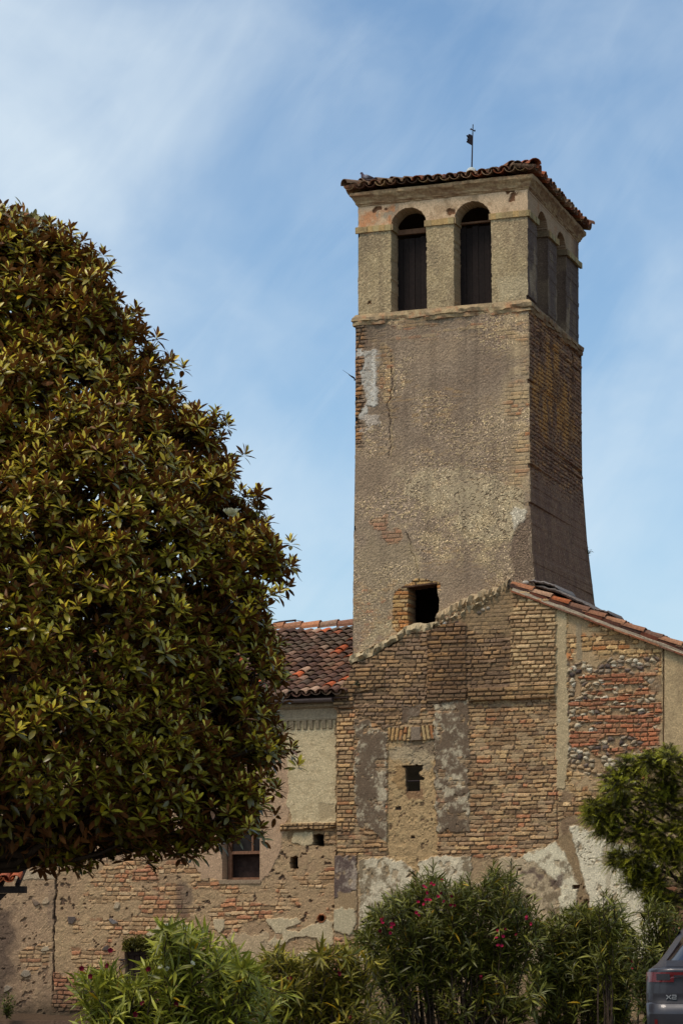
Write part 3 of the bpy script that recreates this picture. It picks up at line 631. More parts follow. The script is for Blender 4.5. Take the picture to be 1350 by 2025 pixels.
corb = pmask(u, z, gp((655, 1330), (760, 1318), (762, 1358), (700, 1372), (700, 1400), (655, 1402)), 0.006, 0.02, 7, 420)
brickwork(corb, 421, [lin(136, 108, 76), lin(124, 98, 72), lin(150, 116, 78)], 0.06, lin(90, 72, 54), rough=0.8)
quoin = pmask(u, z, gp((660, 1403), (701, 1400), (701, 1640), (660, 1640)), 0.006, 0.02, 9, 422)
brickwork(quoin, 423, BR_TAN[:3] + dull([lin(192, 150, 96), lin(180, 120, 72), lin(150, 118, 84)]), 0.018, lin(96, 76, 54), Lb=0.27, rough=0.7)
S.put(pmask(u, z, gp((700, 1290), (1008, 1190), (1008, 1400), (690, 1400)), 0.2, 0.4, 3, 424) * sst(0.42, 0.6, fbm(u * 2.4, z * 1.0, 4, 425)) * 0.5, lin(100, 78, 58))
S.put(pmask(u, z, gp((900, 1180), (1010, 1160), (1012, 1250), (940, 1250), (905, 1220)), 0.05, 0.15, 5, 426) * 0.75, lin(140, 116, 84), 0.015 + 0.03 * (lump - 0.5))
S.put(pmask(u, z, gp((720, 1440), (860, 1400), (860, 1390), (700, 1400)), 0.05, 0.15, 5, 427) * sst(0.45, 0.6, fbm(u * 7, z * 7, 4, 428)) * 0.7, lin(118, 92, 66), 0.004)
# soldier course over the blocked window
sol = pmask(u, z, gp((767, 1440), (858, 1434), (858, 1463), (768, 1466)), 0.006, 0.015, 9, 430)
ax_ = u * math.cos(0.12) + z * math.sin(0.12) * np.sign(u - G(812, 1450)[0]) * 1.2
bm_, r1, r2, r3 = bricks(z + 0.3, ax_, 0.077, 2.0, 431, 0.012, 0.2)
S.put(sol * bm_, pal(r1, [lin(186, 146, 94), lin(176, 126, 80), lin(184, 154, 106), lin(166, 112, 70)]), 0.012); S.put(sol * (1 - bm_), lin(104, 82, 58), -0.012)
# blocked window, rough rendered
mid = pmask(u, z, gp((767, 1466), (860, 1462), (864, 1690), (862, 1702), (822, 1738), (806, 1735), (770, 1700), (764, 1690)), 0.006, 0.018, 8, 433)
S.put(mid, lin(176, 146, 104) * (0.78 + 0.4 * g[..., None]), -0.03 + 0.03 * (lump - 0.5) + 0.01 * g)
S.put(mid * sst(0.56, 0.64, fbm(u * 15, z * 18, 3, 434)) * 0.6, lin(182, 154, 110), -0.012); S.put(mid * sst(0.70, 0.74, fbm(u * 12, z * 14, 3, 435)), lin(104, 82, 60), -0.03)
S.put(pmask(u, z, gp((770, 1470), (860, 1468), (860, 1500), (850, 1535), (800, 1510), (776, 1500)), 0.04, 0.14, 6, 436) * 0.65, lin(164, 148, 120)); S.put(mid * pmask(u, z, gp((768, 1466), (860, 1464), (860, 1485), (800, 1490)), 0.03, 0.14, 7, 437) * 0.6, lin(96, 78, 62))
for x, y in ((785, 1598), (815, 1656)): S.put(pmask(u, z, gp((x - 4, y - 3), (x + 5, y - 3), (x + 5, y + 3), (x - 4, y + 3)), 0.008, 0.02, 9, x), lin(70, 54, 44), -0.06)
# old grey plaster panels, stained dark
def plaster(pts, colr, st, h=0.028, seed=0, soft=0.010, amp=0.045, stain=0.5, crackle=0.0, band=None):
    h = h * 0.7; m = pmask(u, z, pts, soft, amp, 9, seed, 5) * (0.35 + 0.65 * sst(0.30, 0.40, fbm(u * 7, z * 7, 4, seed + 11)))
    n1 = 0.5 * fbm(u * 2.6, z * 1.8, 4, seed + 1) + 0.5 * fbm(u * 8, z * 8, 4, seed + 8); n2 = 0.5 * fbm(u * 14, z * 14, 4, seed + 2) + 0.5 * fbm(u * 40, z * 40, 2, seed + 9)
    cc = np.asarray(colr) * (0.86 + 0.28 * fbm(u * 28, z * 28, 3, seed + 3))[..., None]
    k = (0.92 * sst(0.5 - 0.065, 0.5 + 0.065, n1 * 0.66 + n2 * 0.34 + (stain - 0.5) * 0.5))[..., None]
    S.put(m, cc * (1 - k) + np.asarray(st) * (0.75 + 0.5 * n2[..., None]) * k, h + 0.012 * (fbm(u * 6, z * 6, 3, seed + 4) - 0.5) + 0.008 * (n2 - 0.5))
    if crackle:
        b1, b2, _ = voro(u * 8 + 1.5 * fbm(u * 5, z * 5, 3, seed + 5), z * 10, seed + 6)
        S.put(m * sst(0.06, 0.01, b2 - b1) * sst(0.52, 0.64, fbm(u * 2, z * 2, 3, seed + 7)) * crackle, lin(110, 90, 68), h - 0.02)
    return m
GR, ST = lin(186, 170, 140), lin(100, 80, 62)
plaster(gp((700, 1422), (727, 1424), (736, 1440), (767, 1446), (764, 1662), (731, 1640), (704, 1629), (702, 1560), (700, 1490), (708, 1474)), GR, ST, 0.03, 440, stain=0.56)
plaster(gp((858, 1393), (927, 1381), (928, 1644), (884, 1644), (873, 1653), (862, 1642), (860, 1560)), GR, ST, 0.032, 450, stain=0.60)
plaster(gp((796, 1395), (831, 1394), (828, 1412), (810, 1424), (808, 1432), (798, 1430)), lin(128, 110, 90), ST, 0.02, 455, stain=0.3)
S.put(pmask(u, z, gp((811, 1438), (831, 1437), (832, 1464), (812, 1465)), 0.005, 0.01, 8, 456), lin(134, 116, 96), 0.02)
# white plaster along the foot
WH, WS = lin(208, 192, 160), lin(128, 110, 84)
pl = [plaster(gp((709, 1698), (773, 1693), (816, 1718), (821, 1766), (822, 1900), (712, 1900)), WH, WS, 0.03, 460, stain=0.42, crackle=0.3),
      plaster(gp((824, 1766), (826, 1703), (864, 1693), (931, 1693), (931, 1741), (940, 1900), (826, 1900)), WH, WS, 0.03, 465, stain=0.46)]
plaster(gp((940, 1750), (984, 1712), (982, 1693), (1020, 1698), (1098, 1662), (1118, 1695), (1143, 1751), (1138, 1801), (1140, 1920), (940, 1920)), lin(186, 164, 130), WS, 0.026, 470, stain=0.40)
plaster(gp((1030, 1698), (1098, 1662), (1118, 1695), (1143, 1751), (1138, 1801), (1140, 1920), (1105, 1920), (1108, 1760), (1070, 1712)), lin(220, 206, 172), WS, 0.029, 475, stain=0.22)
S.put(pmask(u, z, gp((1018, 1720), (1060, 1716), (1106, 1736), (1112, 1756), (1050, 1745)), 0.03, 0.1, 8, 476) * sst(0.4, 0.6, fbm(u * 10, z * 10, 4, 477)) * 0.85, lin(104, 84, 72))
plaster(gp((1123, 1632), (1153, 1635), (1199, 1660), (1260, 1680), (1303, 1690), (1303, 1900), (1170, 1900), (1166, 1786), (1151, 1731), (1136, 1675)), lin(220, 206, 174), WS, 0.03, 480, stain=0.18, crackle=0.8)
S.put(pmask(u, z, gp((1198, 1660), (1206, 1664), (1206, 1900), (1199, 1900)), 0.01, 0.01, 6, 482) * 0.5, lin(170, 150, 118), 0.02)
cr = pmask(u, z, gp((1102, 1660), (1120, 1640), (1138, 1680), (1153, 1735), (1166, 1790), (1172, 1810), (1140, 1800), (1144, 1752), (1120, 1696)), 0.01, 0.03, 8, 484)
S.put(cr * 0.8, lin(142, 118, 86), -0.004 + 0.02 * (lump - 0.5)); S.put(cr * pmask(u, z, gp((1138, 1760), (1150, 1745), (1168, 1790), (1150, 1790)), 0.03, 0.08, 9, 485) * sst(0.48, 0.6, fbm(u * 12, z * 12, 3, 486)), lin(92, 64, 46), -0.04)
# cracks between the panels
for q, pts in enumerate((((804, 1735), (818, 1722), (822, 1745), (816, 1770), (824, 1800)), ((706, 1690), (707, 1760), (705, 1900)), ((1102, 1394), (1103, 1500), (1100, 1660)))):
    S.put(lmask(u, z, gp(*pts), 0.016, 0.03, 490 + q) * 0.8, lin(84, 64, 50), -0.02)
# the stained left return
plaster(gp((655, 1692), (706, 1690), (706, 1760), (655, 1780)), lin(166, 148, 128), lin(92, 74, 66), 0.02, 500, stain=0.62)
S.put(pmask(u, z, gp((668, 1765), (702, 1762), (702, 1798), (668, 1800)), 0.015, 0.04, 8, 502), lin(156, 130, 96), 0.012); S.put(pmask(u, z, gp((655, 1798), (700, 1796), (702, 1830), (690, 1850), (655, 1836)), 0.008, 0.04, 8, 503), lin(184, 168, 134), 0.024)
brickwork(pmask(u, z, gp((655, 1856), (708, 1850), (708, 2030), (655, 2030)), 0.02, 0.08, 6, 504), 505, BR_RED + BR_TAN[:3], 0.0)
# vertical plaster strip, mixed wall, cobbles
mix_ = pmask(u, z, gp((1104, 1196), (1312, 1272), (1310, 1500), (1310, 1560), (1200, 1600), (1104, 1620)), 0.01, 0.03, 7, 510)
S.put(mix_, lin(176, 148, 110) * (0.75 + 0.45 * g[..., None]), 0.02 * (lump - 0.5))
brickwork(mix_ * sst(0.40, 0.52, fbm(u * 2.2, z * 3.0, 4, 511)), 512, [lin(180, 146, 98), lin(168, 132, 86), lin(190, 158, 112), lin(176, 116, 70), lin(160, 124, 84)], 0.0, lin(142, 116, 84), 0.085, 0.24, 1.6, 1.0, 0.2)
cob = pmask(u, z, gp((1118, 1312), (1180, 1316), (1230, 1292), (1262, 1296), (1300, 1300), (1302, 1500), (1290, 1510), (1240, 1560), (1215, 1600), (1190, 1560), (1150, 1530), (1118, 1520)), 0.03, 0.08, 6, 515)
red = pmask(u, z, gp((1120, 1325), (1308, 1322), (1308, 1490), (1124, 1490)), 0.03, 0.1, 6, 516)
S.put(cob, lin(168, 138, 102) * (0.75 + 0.4 * g[..., None]), -0.018 + 0.012 * (lump - 0.5))
rowsel = fbm(u * 1.3 + 3, z * 11.0, 2, 517)
brickwork(cob * red * sst(0.44, 0.47, rowsel + 0.10 * (fbm(u * 5, z * 3, 2, 519) - 0.5)), 518, [c_ * np.array([0.86, 0.72, 0.68]) for c_ in dull(BR_RED, 0.1)], 0.004, lin(132, 100, 70), 0.082, 0.26, 1.3, 1.05, 0.1)
stone_zone = cob * (1 - sst(0.44, 0.47, rowsel + 0.10 * (fbm(u * 5, z * 3, 2, 519) - 0.5)) * red)
sx, sz = u / 0.112 + 0.5 * (fbm(u * 3, z * 3, 2, 520) - 0.5), z / 0.080
f1, f2, ci = voro(sx, sz, 521, 0.75); bd = f2 - f1; dome = sst(0.08, 0.55, bd)
keep = h2(np.floor(ci * 9973), 3, 522) > 0.30
stc = pal(ci, [lin(186, 168, 138), lin(168, 148, 118), lin(112, 96, 84), lin(196, 180, 150), lin(178, 148, 110), lin(146, 128, 106), lin(84, 72, 66), lin(206, 194, 168), lin(170, 138, 100), lin(160, 140, 112)]) * (0.85 + 0.3 * fbm(u * 30, z * 30, 3, 523))[..., None]
sm_ = sst(0.07, 0.14, bd) * keep
S.put(stone_zone * sm_, stc, -0.01 + 0.036 * dome); S.put(stone_zone * (1 - sm_) * sst(0.10, 0.03, bd) * 0.7, lin(92, 72, 54), -0.022)
S.put(pmask(u, z, gp((1099, 1196), (1118, 1204), (1122, 1330), (1124, 1480), (1118, 1560), (1100, 1560)), 0.01, 0.03, 8, 530), lin(182, 160, 122) * (0.82 + 0.36 * g[..., None]), 0.018 + 0.014 * (lump - 0.5))
S.put(pmask(u, z, gp((1138, 1232), (1148, 1236), (1150, 1305), (1140, 1305)), 0.008, 0.02, 8, 531) * 0.9, lin(150, 132, 104), 0.01)
S.put(pmask(u, z, gp((1282, 1345), (1312, 1330), (1312, 1362), (1284, 1372)), 0.03, 0.06, 8, 532) * 0.8, lin(132, 108, 82), 0.01)
S.put(pmask(u, z, gp((1104, 1560), (1200, 1590), (1180, 1640), (1110, 1650)), 0.06, 0.15, 4, 533) * sst(0.42, 0.6, fbm(u * 7, z * 7, 4, 534)) * 0.6, lin(112, 86, 66))
# rendered strip beyond the joint, then the shaded brick return
rs = (u > G(1311, 1500)[0]).astype(float)
S.put(rs * sst(G(1311, 1760)[1], G(1311, 1700)[1], z), lin(182, 156, 116) * (0.80 + 0.4 * g[..., None]), 0.012 + 0.012 * (lump - 0.5))
S.put(rs * sst(0.54, 0.68, fbm(u * 6, z * 6, 4, 540)) * 0.4, lin(140, 118, 88))
S.put(lmask(u, z, gp((1311, 1268), (1311, 1500), (1309, 1640)), 0.016, 0.004, 541), lin(120, 98, 74), -0.03)
brickwork((u > G(1304, 1800)[0]) * sst(G(1311, 1735)[1], G(1311, 1760)[1], z), 545, [lin(112, 78, 58), lin(98, 70, 54), lin(124, 84, 60)], -0.06, lin(80, 62, 48))
# small window hole in the middle, put-log hole
hole = pmask(u, z, gp((794, 1514), (834, 1513), (832, 1522), (826, 1528), (828, 1534), (838, 1536), (838, 1542), (829, 1544), (828, 1564), (802, 1565), (801, 1520)), 0.005, 0.012, 12, 551)
S.put(pmask(u, z, gp((782, 1515), (802, 1518), (802, 1562), (788, 1562), (776, 1545)), 0.02, 0.05, 8, 552) * 0.8, lin(150, 118, 78), -0.01 + 0.05 * (lump - 0.5))
S.put(pmask(u, z, gp((802, 1564), (836, 1562), (836, 1580), (806, 1582)), 0.02, 0.05, 8, 553) * 0.7, lin(124, 88, 62))
deep = (hole > 0.5)
S.h = np.where(deep, -0.10, S.h)                                            # cut back to the tower's own face, then through it
S.c = np.where(deep[..., None], lin(66, 50, 40), S.c)
for x, y, r in ((1138, 1755, 5), (1026, 1720, 3), (1045, 1774, 5)): S.put(pmask(u, z, gp((x - r, y - r * .6), (x + r, y - r * .6), (x + r, y + r * .6), (x - r, y + r * .6)), 0.008, 0.02, 9, x), lin(90, 64, 48), -0.05)
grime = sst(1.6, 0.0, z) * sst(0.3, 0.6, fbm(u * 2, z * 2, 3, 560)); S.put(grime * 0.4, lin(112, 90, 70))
top = crest_z(u) - 0.02 * (h2(np.floor(u / 0.1), 1, 5)) * (u < ROOF_A[0])
keepv = z <= top
# faces above the crest are left out; the crest gets a cap running back to the tower
Fq = gridF(*u.shape); kv = keepv.ravel(); Fq = Fq[kv[Fq].sum(1) >= 3]
dq = deep.ravel(); Fq = Fq[~dq[Fq].all(1)]
V, _, C = sheet(P, N3, S.h, grit(S))
mb = MB(); mb.add(V, Fq, C)
cu = np.linspace(float(g_l(2.0)), U_GR, 420); cz_ = crest_z(cu) - 0.012
rows = np.stack([W_ for W_ in [np.stack([W(a, b + 0.012 * h2(k, 1, 9), OFF_G + 0.012) for k, (a, b) in enumerate(zip(cu, cz_))]), np.stack([W(a, b + 0.03, -0.03) for a, b in zip(cu, cz_)])]])
mb.add(rows.reshape(-1, 3), gridF(2, len(cu))[:, ::-1], lin(112, 92, 68))
for (za, zb) in zip(np.linspace(0, 6.0, 31)[:-1], np.linspace(0, 6.0, 31)[1:]):                       # left return of the wall
    if zb < crest[0, 1]: mb.add([W(g_l(za), za, OFF_G), W(g_l(zb), zb, OFF_G), W(g_l(zb), zb, -0.4), W(g_l(za), za, -0.4)], np.array([[0, 1, 2, 3]]), lin(140, 112, 80))
zr = crest_z(U_GR) - 0.02
mb.add([W(U_GR, 0, OFF_G), W(U_GR, zr, OFF_G), W(U_GR, zr) + D3 * 7, W(U_GR, 0) + D3 * 7, W(-0.2, 0) + D3 * 7, W(-0.2, ROOF_A[1] - .1) + D3 * 7], np.array([[3, 2, 1, 0], [4, 5, 2, 3]]), lin(150, 126, 94))
mb.build('wall', M_WALL, root_g)
# lining of the small hole and its bar
a, b = G(801, 1514), G(838, 1566); mb = MB()
zz_ = G(815, 1544)[1]; mb.tube([W(a[0] - 0.02, zz_, 0.05), W(b[0] - 0.05, zz_, 0.05)], 0.011, 6); mb.build('iron_bar', M_IRON, root_g)
# scar of an older roof on the tower: two mortar ridges following the slope
mb = MB()
def ridge(pts, wd, th, seed, c):
    p = np.array([T(*q) for q in pts]); n = 60; t = np.linspace(0, 1, n); seg = np.r_[0, np.cumsum(np.hypot(*np.diff(p, axis=0).T))]; seg /= seg[-1]
    uu, zz = np.interp(t, seg, p[:, 0]), np.interp(t, seg, p[:, 1]); q = t * 0
    prof = [(-0.5, 0.0), (-0.45, 0.7), (-0.1, 1.0), (0.3, 0.75), (0.5, 0.0)]
    V = np.stack([np.stack([W(uu[k], zz[k] + a * wd * (0.7 + 0.6 * vn(t * 17, q + 1, seed)[k]) + 0.03 * (vn(t * 23, q + 4, seed)[k] - 0.5), -0.015 + th * b * (0.55 + 0.9 * vn(t * 31 + a * 9, q + 2, seed)[k])) for a, b in prof]) for k in range(n)])
    C = np.asarray(c) * (0.75 + 0.5 * fbm(V[..., 0] * 9, V[..., 2] * 9, 3, seed))[..., None]
    mb.add(V.reshape(-1, 3), gridF(n, 5)[:, ::-1], C.reshape(-1, 3))
ridge([(868, 1222), (905, 1203), (955, 1180), (1008, 1160)], 0.24, 0.19, 571, lin(172, 150, 116))
ridge([(864, 1236), (900, 1222), (950, 1196), (990, 1172)], 0.15, 0.18, 572, lin(176, 156, 122))
ridge([(697, 1306), (740, 1288), (785, 1262), (806, 1248), (860, 1240)], 0.19, 0.19, 573, lin(182, 162, 126))
ridge([(699, 1298), (745, 1278), (790, 1254)], 0.08, 0.12, 574, lin(160, 136, 104))
mb.build('roof_scar', M_TRIM, root_g)
# roof: one slope, seen edge-on along the verge
dirs = (U3 + Z3 * slope_g); dirs /= np.linalg.norm(dirs); ndir = np.cross(D3, dirs); ndir = ndir if ndir[2] > 0 else -ndir
RA = W(ROOF_A[0], ROOF_A[1], OFF_G); Lr_ = 5.4
mb = MB(); n = int(Lr_ / 0.29)
for k in range(n):
    p = RA + dirs * (0.29 * k); mb.box(p - D3 * 0.0 + ndir * (0.0 + 0.008 * h2(k, 1, 1)), dirs * 0.283, N3 * (0.09 + 0.015 * h2(k, 2, 1)), ndir * 0.030, [lin(150, 92, 62), lin(134, 82, 58), lin(160, 108, 76), lin(124, 88, 68)][int(h2(k, 3, 1) * 4)])
mb.build('verge_tiles', M_TILE, root_g)
mb = MB(); t = np.linspace(0, Lr_, 150)
Vm = np.stack([np.stack([RA + dirs * x + N3 * (0.055 + 0.02 * vn(x * 6, a * 9 + 0 * x, 3)) * (1 if a < 0.9 else 0.6) + ndir * (0.031 + a * (0.075 + 0.03 * vn(x * 3.4, x * 0 + 2, 4))) for a in (0, 0.3, 0.6, 1.0)] + [RA + dirs * x - N3 * 0.1 + ndir * 0.10]) for x in map(np.float64, t)])
mb.add(Vm.reshape(-1, 3), gridF(150, 5)[:, ::-1], lin(168, 152, 128)); mb.build('verge_mortar', M_TRIM, root_g)
TILE_OR = [lin(156, 104, 72), lin(140, 96, 70), lin(166, 118, 86), lin(124, 88, 68), lin(176, 100, 60), lin(120, 88, 70), lin(160, 124, 96)]
mb = MB(); sp = []
up_g = -dirs; nr = int(Lr_ / 0.36)
for c in range(0, 20):
    for r in range(nr):
        base = RA + dirs * (Lr_ - 0.36 * r) + ndir * 0.075 - N3 * (0.02 + 0.2 * c); sp.append((base, 1))
        if c: sp.append((base + N3 * 0.1 - ndir * 0.03, 0))
lay_tiles(mb, sp, -N3, up_g, ndir, 581, TILE_OR, 0.10, 0.082, 0.43, 0.9, 0.7)
for r in range(nr): mb.box(RA + dirs * (Lr_ - 0.36 * r - 0.42) + ndir * 0.085 + N3 * 0.02, dirs * 0.40, N3 * 0.045, ndir * (0.062 + 0.01 * h2(r, 1, 2)), [lin(92, 58, 44), lin(110, 62, 44), lin(80, 56, 46)][r % 3])
mb.add([RA + ndir * 0.02 - N3 * 0.1, RA + dirs * Lr_ + ndir * 0.02 - N3 * 0.1, RA + dirs * Lr_ + ndir * 0.02 - N3 * 4.5, RA + ndir * 0.02 - N3 * 4.5], np.array([[0, 1, 2, 3]]), lin(90, 66, 50))
mb.build('roof', M_TILE, root_g)
# grey flashing slabs where roof meets tower, and a loose pebble
def slab(pts, th, wd, seed, c):
    p = np.array([T(*q) for q in pts]); n = 40; t = np.linspace(0, 1, n); seg = np.r_[0, np.cumsum(np.hypot(*np.diff(p, axis=0).T))]; seg /= seg[-1]
    uu, zz = np.interp(t, seg, p[:, 0]), np.interp(t, seg, p[:, 1]); V = []
    for k in range(n):
        a = th * (0.6 + 0.8 * vn(t[k] * 9, np.float64(1.0), seed)) * min(1, 6 * t[k] + 0.3, 6 * (1 - t[k]) + 0.3); o = 0.02 * (vn(t[k] * 20, np.float64(3.0), seed) - 0.5)
        V.append([W(uu[k], zz[k] + o, 0.02) , W(uu[k], zz[k] + o + a * 0.5, 0.05), W(uu[k], zz[k] + a + o, 0.0), W(uu[k] , zz[k] + a + 0.03, -wd), W(uu[k], zz[k] - 0.02, -wd)])
    V = np.array(V); m = MB(); m.add(V.reshape(-1, 3), [gridF(n, 5)[:, ::-1], np.array([[0, 1, 2, 3, 4]]), np.array([[4, 3, 2, 1, 0]]) + (n - 1) * 5, np.stack([np.arange(n - 1) * 5, np.arange(1, n) * 5, np.arange(1, n) * 5 + 4, np.arange(n - 1) * 5 + 4], 1)], c)
    m.build('flashing_slab', M_TRIM, root_g)
slab([(1046, 1151), (1070, 1154), (1094, 1160), (1104, 1166)], 0.05, 1.2, 591, lin(128, 118, 110))
slab([(1060, 1160), (1100, 1172), (1140, 1190), (1175, 1206)], 0.07, 1.4, 592, lin(112, 102, 94))
slab([(1166, 1206), (1190, 1210), (1206, 1214)], 0.035, 1.0, 593, lin(120, 106, 96))
mb = MB(); p = T(1040, 1153); mb.ball(W(p[0], p[1], 0.05), 0.05, 12, 8, lin(176, 166, 150), (1.25, 1, 0.8)); mb.build('loose_stone', M_TRIM, root_g, True)
for x, y, c, s in ((882, 1233, (188, 180, 166), 1.6), (905, 1232, (70, 54, 48), 1.7), (955, 1206, (176, 160, 136), 1.0), (965, 1203, (150, 138, 120), 0.9), (948, 1212, (110, 96, 82), 1.1)):
    mb = MB(); p = G(x, y); mb.ball(W(p[0], p[1], OFF_G + 0.01), 0.045, 10, 7, lin(*c), (s, 0.8, 0.75))
    mb.build('loose_stone', M_TRIM, root_g, True)

# ------------------------------------------------------------------ the plastered house to the left
root_l = thing('plaster_house', 'long plastered house with worn brick showing, tiled roof and wooden framed window', 'house', W(-5, 0, OFF_L))
lp = lambda *p: [L(*q) for q in p]
U_LR = G(664, 1600)[0] + 0.02; U_LL = L(-170, 1700)[0]
z_eave = L(610, 1400)[1]
u, z, P = front_grid(lambda z: 0 * z + U_LL, lambda z: 0 * z + U_LR, 0.0, z_eave + 0.15, OFF_L, RES)
S = Layers(u, z, lin(150, 124, 92)); g = fbm(u * 40, z * 40, 4, 601); lump = fbm(u * 8, z * 8, 4, 602); f = fbm(u * 1.4, z * 1.4, 4, 603)
S.a[:] = 0.4; S.mul(1.05 + 0.5 * g); S.put(sst(0.45, 0.68, f) * 0.45, lin(152, 122, 94)); S.h = 0.02 * (lump - 0.5) + 0.008 * (g - 0.5)
S.put(sst(0.60, 0.66, fbm(u * 12, z * 13, 3, 604)) * 0.45, lin(170, 144, 106), 0.012); S.put(sst(0.73, 0.77, fbm(u * 9, z * 9, 3, 605)), lin(104, 82, 64), -0.025)
BR_L = [lin(172, 138, 96), lin(160, 126, 88), lin(182, 150, 108), lin(166, 108, 70), lin(176, 142, 100), lin(172, 128, 86), lin(150, 94, 62), lin(178, 150, 112)]; BR_L = dull(BR_L, 0.2)
field_l = pmask(u, z, lp((200, 1740), (270, 1690), (360, 1700), (440, 1736), (520, 1742), (660, 1720), (660, 1800), (640, 1860), (660, 1990), (200, 2010), (150, 1880)), 0.05, 0.30, 2.6, 610) * sst(0.40, 0.50, fbm(u * 1.9, z * 3.4, 4, 611))
brickwork(field_l, 612, BR_L, 0.0, lin(160, 130, 98), 0.0785, 0.27, 1.5, 1.0, 0.25)
brickwork(pmask(u, z, lp((265, 1718), (300, 1715), (312, 1742), (262, 1742)), 0.02, 0.08, 7, 613), 614, BR_RED, 0.004, lin(140, 110, 80))
S.put(pmask(u, z, lp((352, 1735), (376, 1740), (374, 1812), (350, 1812)), 0.06, 0.12, 5, 615) * 0.65, lin(100, 82, 70))
# white plaster remains
def patch(pts, c, h, s, amp=0.04, k=1.0):
    m = pmask(u, z, lp(*pts), 0.006, amp, 8, s) * k
    S.put(m, 1.15 * np.asarray(lin(*c)) * (0.84 + 0.3 * fbm(u * 26, z * 26, 3, s + 1))[..., None], h + 0.01 * (lump - 0.5)); return m
patch(((294, 1838), (318, 1826), (368, 1826), (378, 1832), (372, 1842), (342, 1850), (330, 1870), (296, 1866)), (182, 164, 130), 0.02, 620, 0.06)
patch(((423, 1820), (444, 1820), (444, 1836), (434, 1846), (426, 1836)), (178, 158, 124), 0.02, 622)
patch(((528, 1816), (586, 1816), (592, 1824), (568, 1838), (590, 1842), (640, 1818), (660, 1822), (660, 1866), (646, 1874), (632, 1862), (626, 1854), (608, 1850), (574, 1858), (560, 1866), (543, 1874), (532, 1866), (548, 1846), (530, 1830)), (180, 162, 128), 0.024, 624, 0.03)
patch(((420, 1852), (520, 1842), (540, 1880), (520, 1900), (400, 1900)), (176, 154, 120), 0.012, 626, 0.10, 0.7)
patch(((592, 1880), (640, 1884), (640, 1905), (590, 1900)), (176, 158, 126), 0.02, 628)
S.put(patch(((545, 1846), (560, 1846), (560, 1858), (547, 1858)), (160, 130, 98), 0.02, 630, 0.01), None, 0.015)
# upper right: cream plaster; smooth tan render beside it, carried round the window
rd = patch(((100, 1400), (580, 1400), (580, 1560), (566, 1640), (552, 1690), (530, 1732), (520, 1744), (432, 1742), (400, 1735), (360, 1700), (100, 1700)), (168, 138, 108), 0.012, 632, 0.05)
cream = patch(((566, 1395), (664, 1395), (664, 1632), (575, 1632), (574, 1600), (566, 1590), (572, 1560), (568, 1500)), (188, 168, 130), 0.024, 634, 0.03)
S.put(cream * sst(0.52, 0.62, fbm(u * 9, z * 16, 4, 636)) * 0.4, lin(172, 150, 112), 0.018)
b1, b2, _ = voro(u * 11 + fbm(u * 7, z * 7, 2, 637) * 2, z * 17, 638); S.put(cream * sst(0.09, 0.0, b2 - b1) * sst(0.4, 0.6, fbm(u * 1.5, z * 1.5, 3, 639)) * 0.35, lin(140, 118, 86), 0.016)
S.put(pmask(u, z, lp((632, 1590), (660, 1590), (662, 1618), (634, 1622)), 0.02, 0.03, 8, 640) * 0.8, lin(168, 146, 110), 0.014)
S.put(cream * sst(L(600, 1480)[1], L(600, 1430)[1], z) * 0.5 * sst(0.35, 0.6, fbm(u * 4, z * 1.2, 4, 641)), lin(168, 150, 118))
# ledge of broken bricks and the pocketed wall below
brickwork(pmask(u, z, lp((556, 1630), (664, 1626), (664, 1640), (556, 1642)), 0.004, 0.012, 8, 645), 646, [lin(156, 124, 84), lin(140, 112, 78)], 0.075, lin(90, 70, 52), 0.07, 0.2, 0.6)
S.put(pmask(u, z, lp((568, 1642), (664, 1640), (664, 1668), (640, 1676), (600, 1674), (572, 1664)), 0.01, 0.05, 8, 647), lin(138, 112, 80) * (0.7 + 0.6 * lump[..., None]), -0.012 + 0.04 * (lump - 0.5))
patch(((580, 1648), (618, 1646), (620, 1668), (596, 1672), (578, 1664)), (178, 158, 122), 0.006, 648, 0.02)
brickwork(pmask(u, z, lp((640, 1640), (664, 1640), (664, 1670), (640, 1670)), 0.006, 0.02, 8, 649), 650, BR_TAN, 0.008)
# left end: another rough bay beyond a long vertical crack
S.put((u < L(107, 1850)[0]) * 0.55, lin(158, 130, 102) * (0.75 + 0.5 * g[..., None])); S.put(pmask(u, z, lp((95, 1760), (110, 1760), (110, 1830), (96, 1830)), 0.01, 0.02, 7, 652) * 0.4, lin(116, 96, 80))
S.put(lmask(u, z, lp((112, 1730), (109, 1790), (107, 1850), (106, 1900), (105, 1990)), 0.022, 0.045, 653), lin(58, 44, 36), -0.05)
brickwork(pmask(u, z, lp((30, 1880), (104, 1860), (102, 1910), (60, 1920)), 0.03, 0.14, 5, 654) * 0.8, 655, BR_L, 0.0, lin(120, 96, 72), rough=1.5)
brickwork(pmask(u, z, lp((107, 1928), (150, 1930), (168, 2000), (106, 2002)), 0.02, 0.06, 6, 656), 657, BR_RED, 0.01, lin(96, 74, 56))
S.put(pmask(u, z, lp((0, 1720), (108, 1722), (108, 1738), (0, 1742)), 0.01, 0.03, 7, 658) * 0.7, lin(176, 158, 130), 0.02)
S.put(pmask(u, z, lp((-20, 1790), (30, 1790), (26, 1840), (16, 2000), (-20, 2000)), 0.15, 0.2, 3, 659) * 0.8, lin(82, 66, 56))
f1, f2, ci = voro(u * 5.5, z * 7.0, 660, 0.9); stn = (h2(np.floor(ci * 9973), 1, 661) > 0.94) * sst(0.18, 0.32, f2 - f1) * sst(L(60, 1760)[1], L(60, 1800)[1], z) * (u < L(330, 1850)[0])
S.put(stn, pal(ci, [lin(120, 112, 106), lin(150, 136, 116), lin(92, 80, 72), lin(168, 150, 122)]), 0.03)
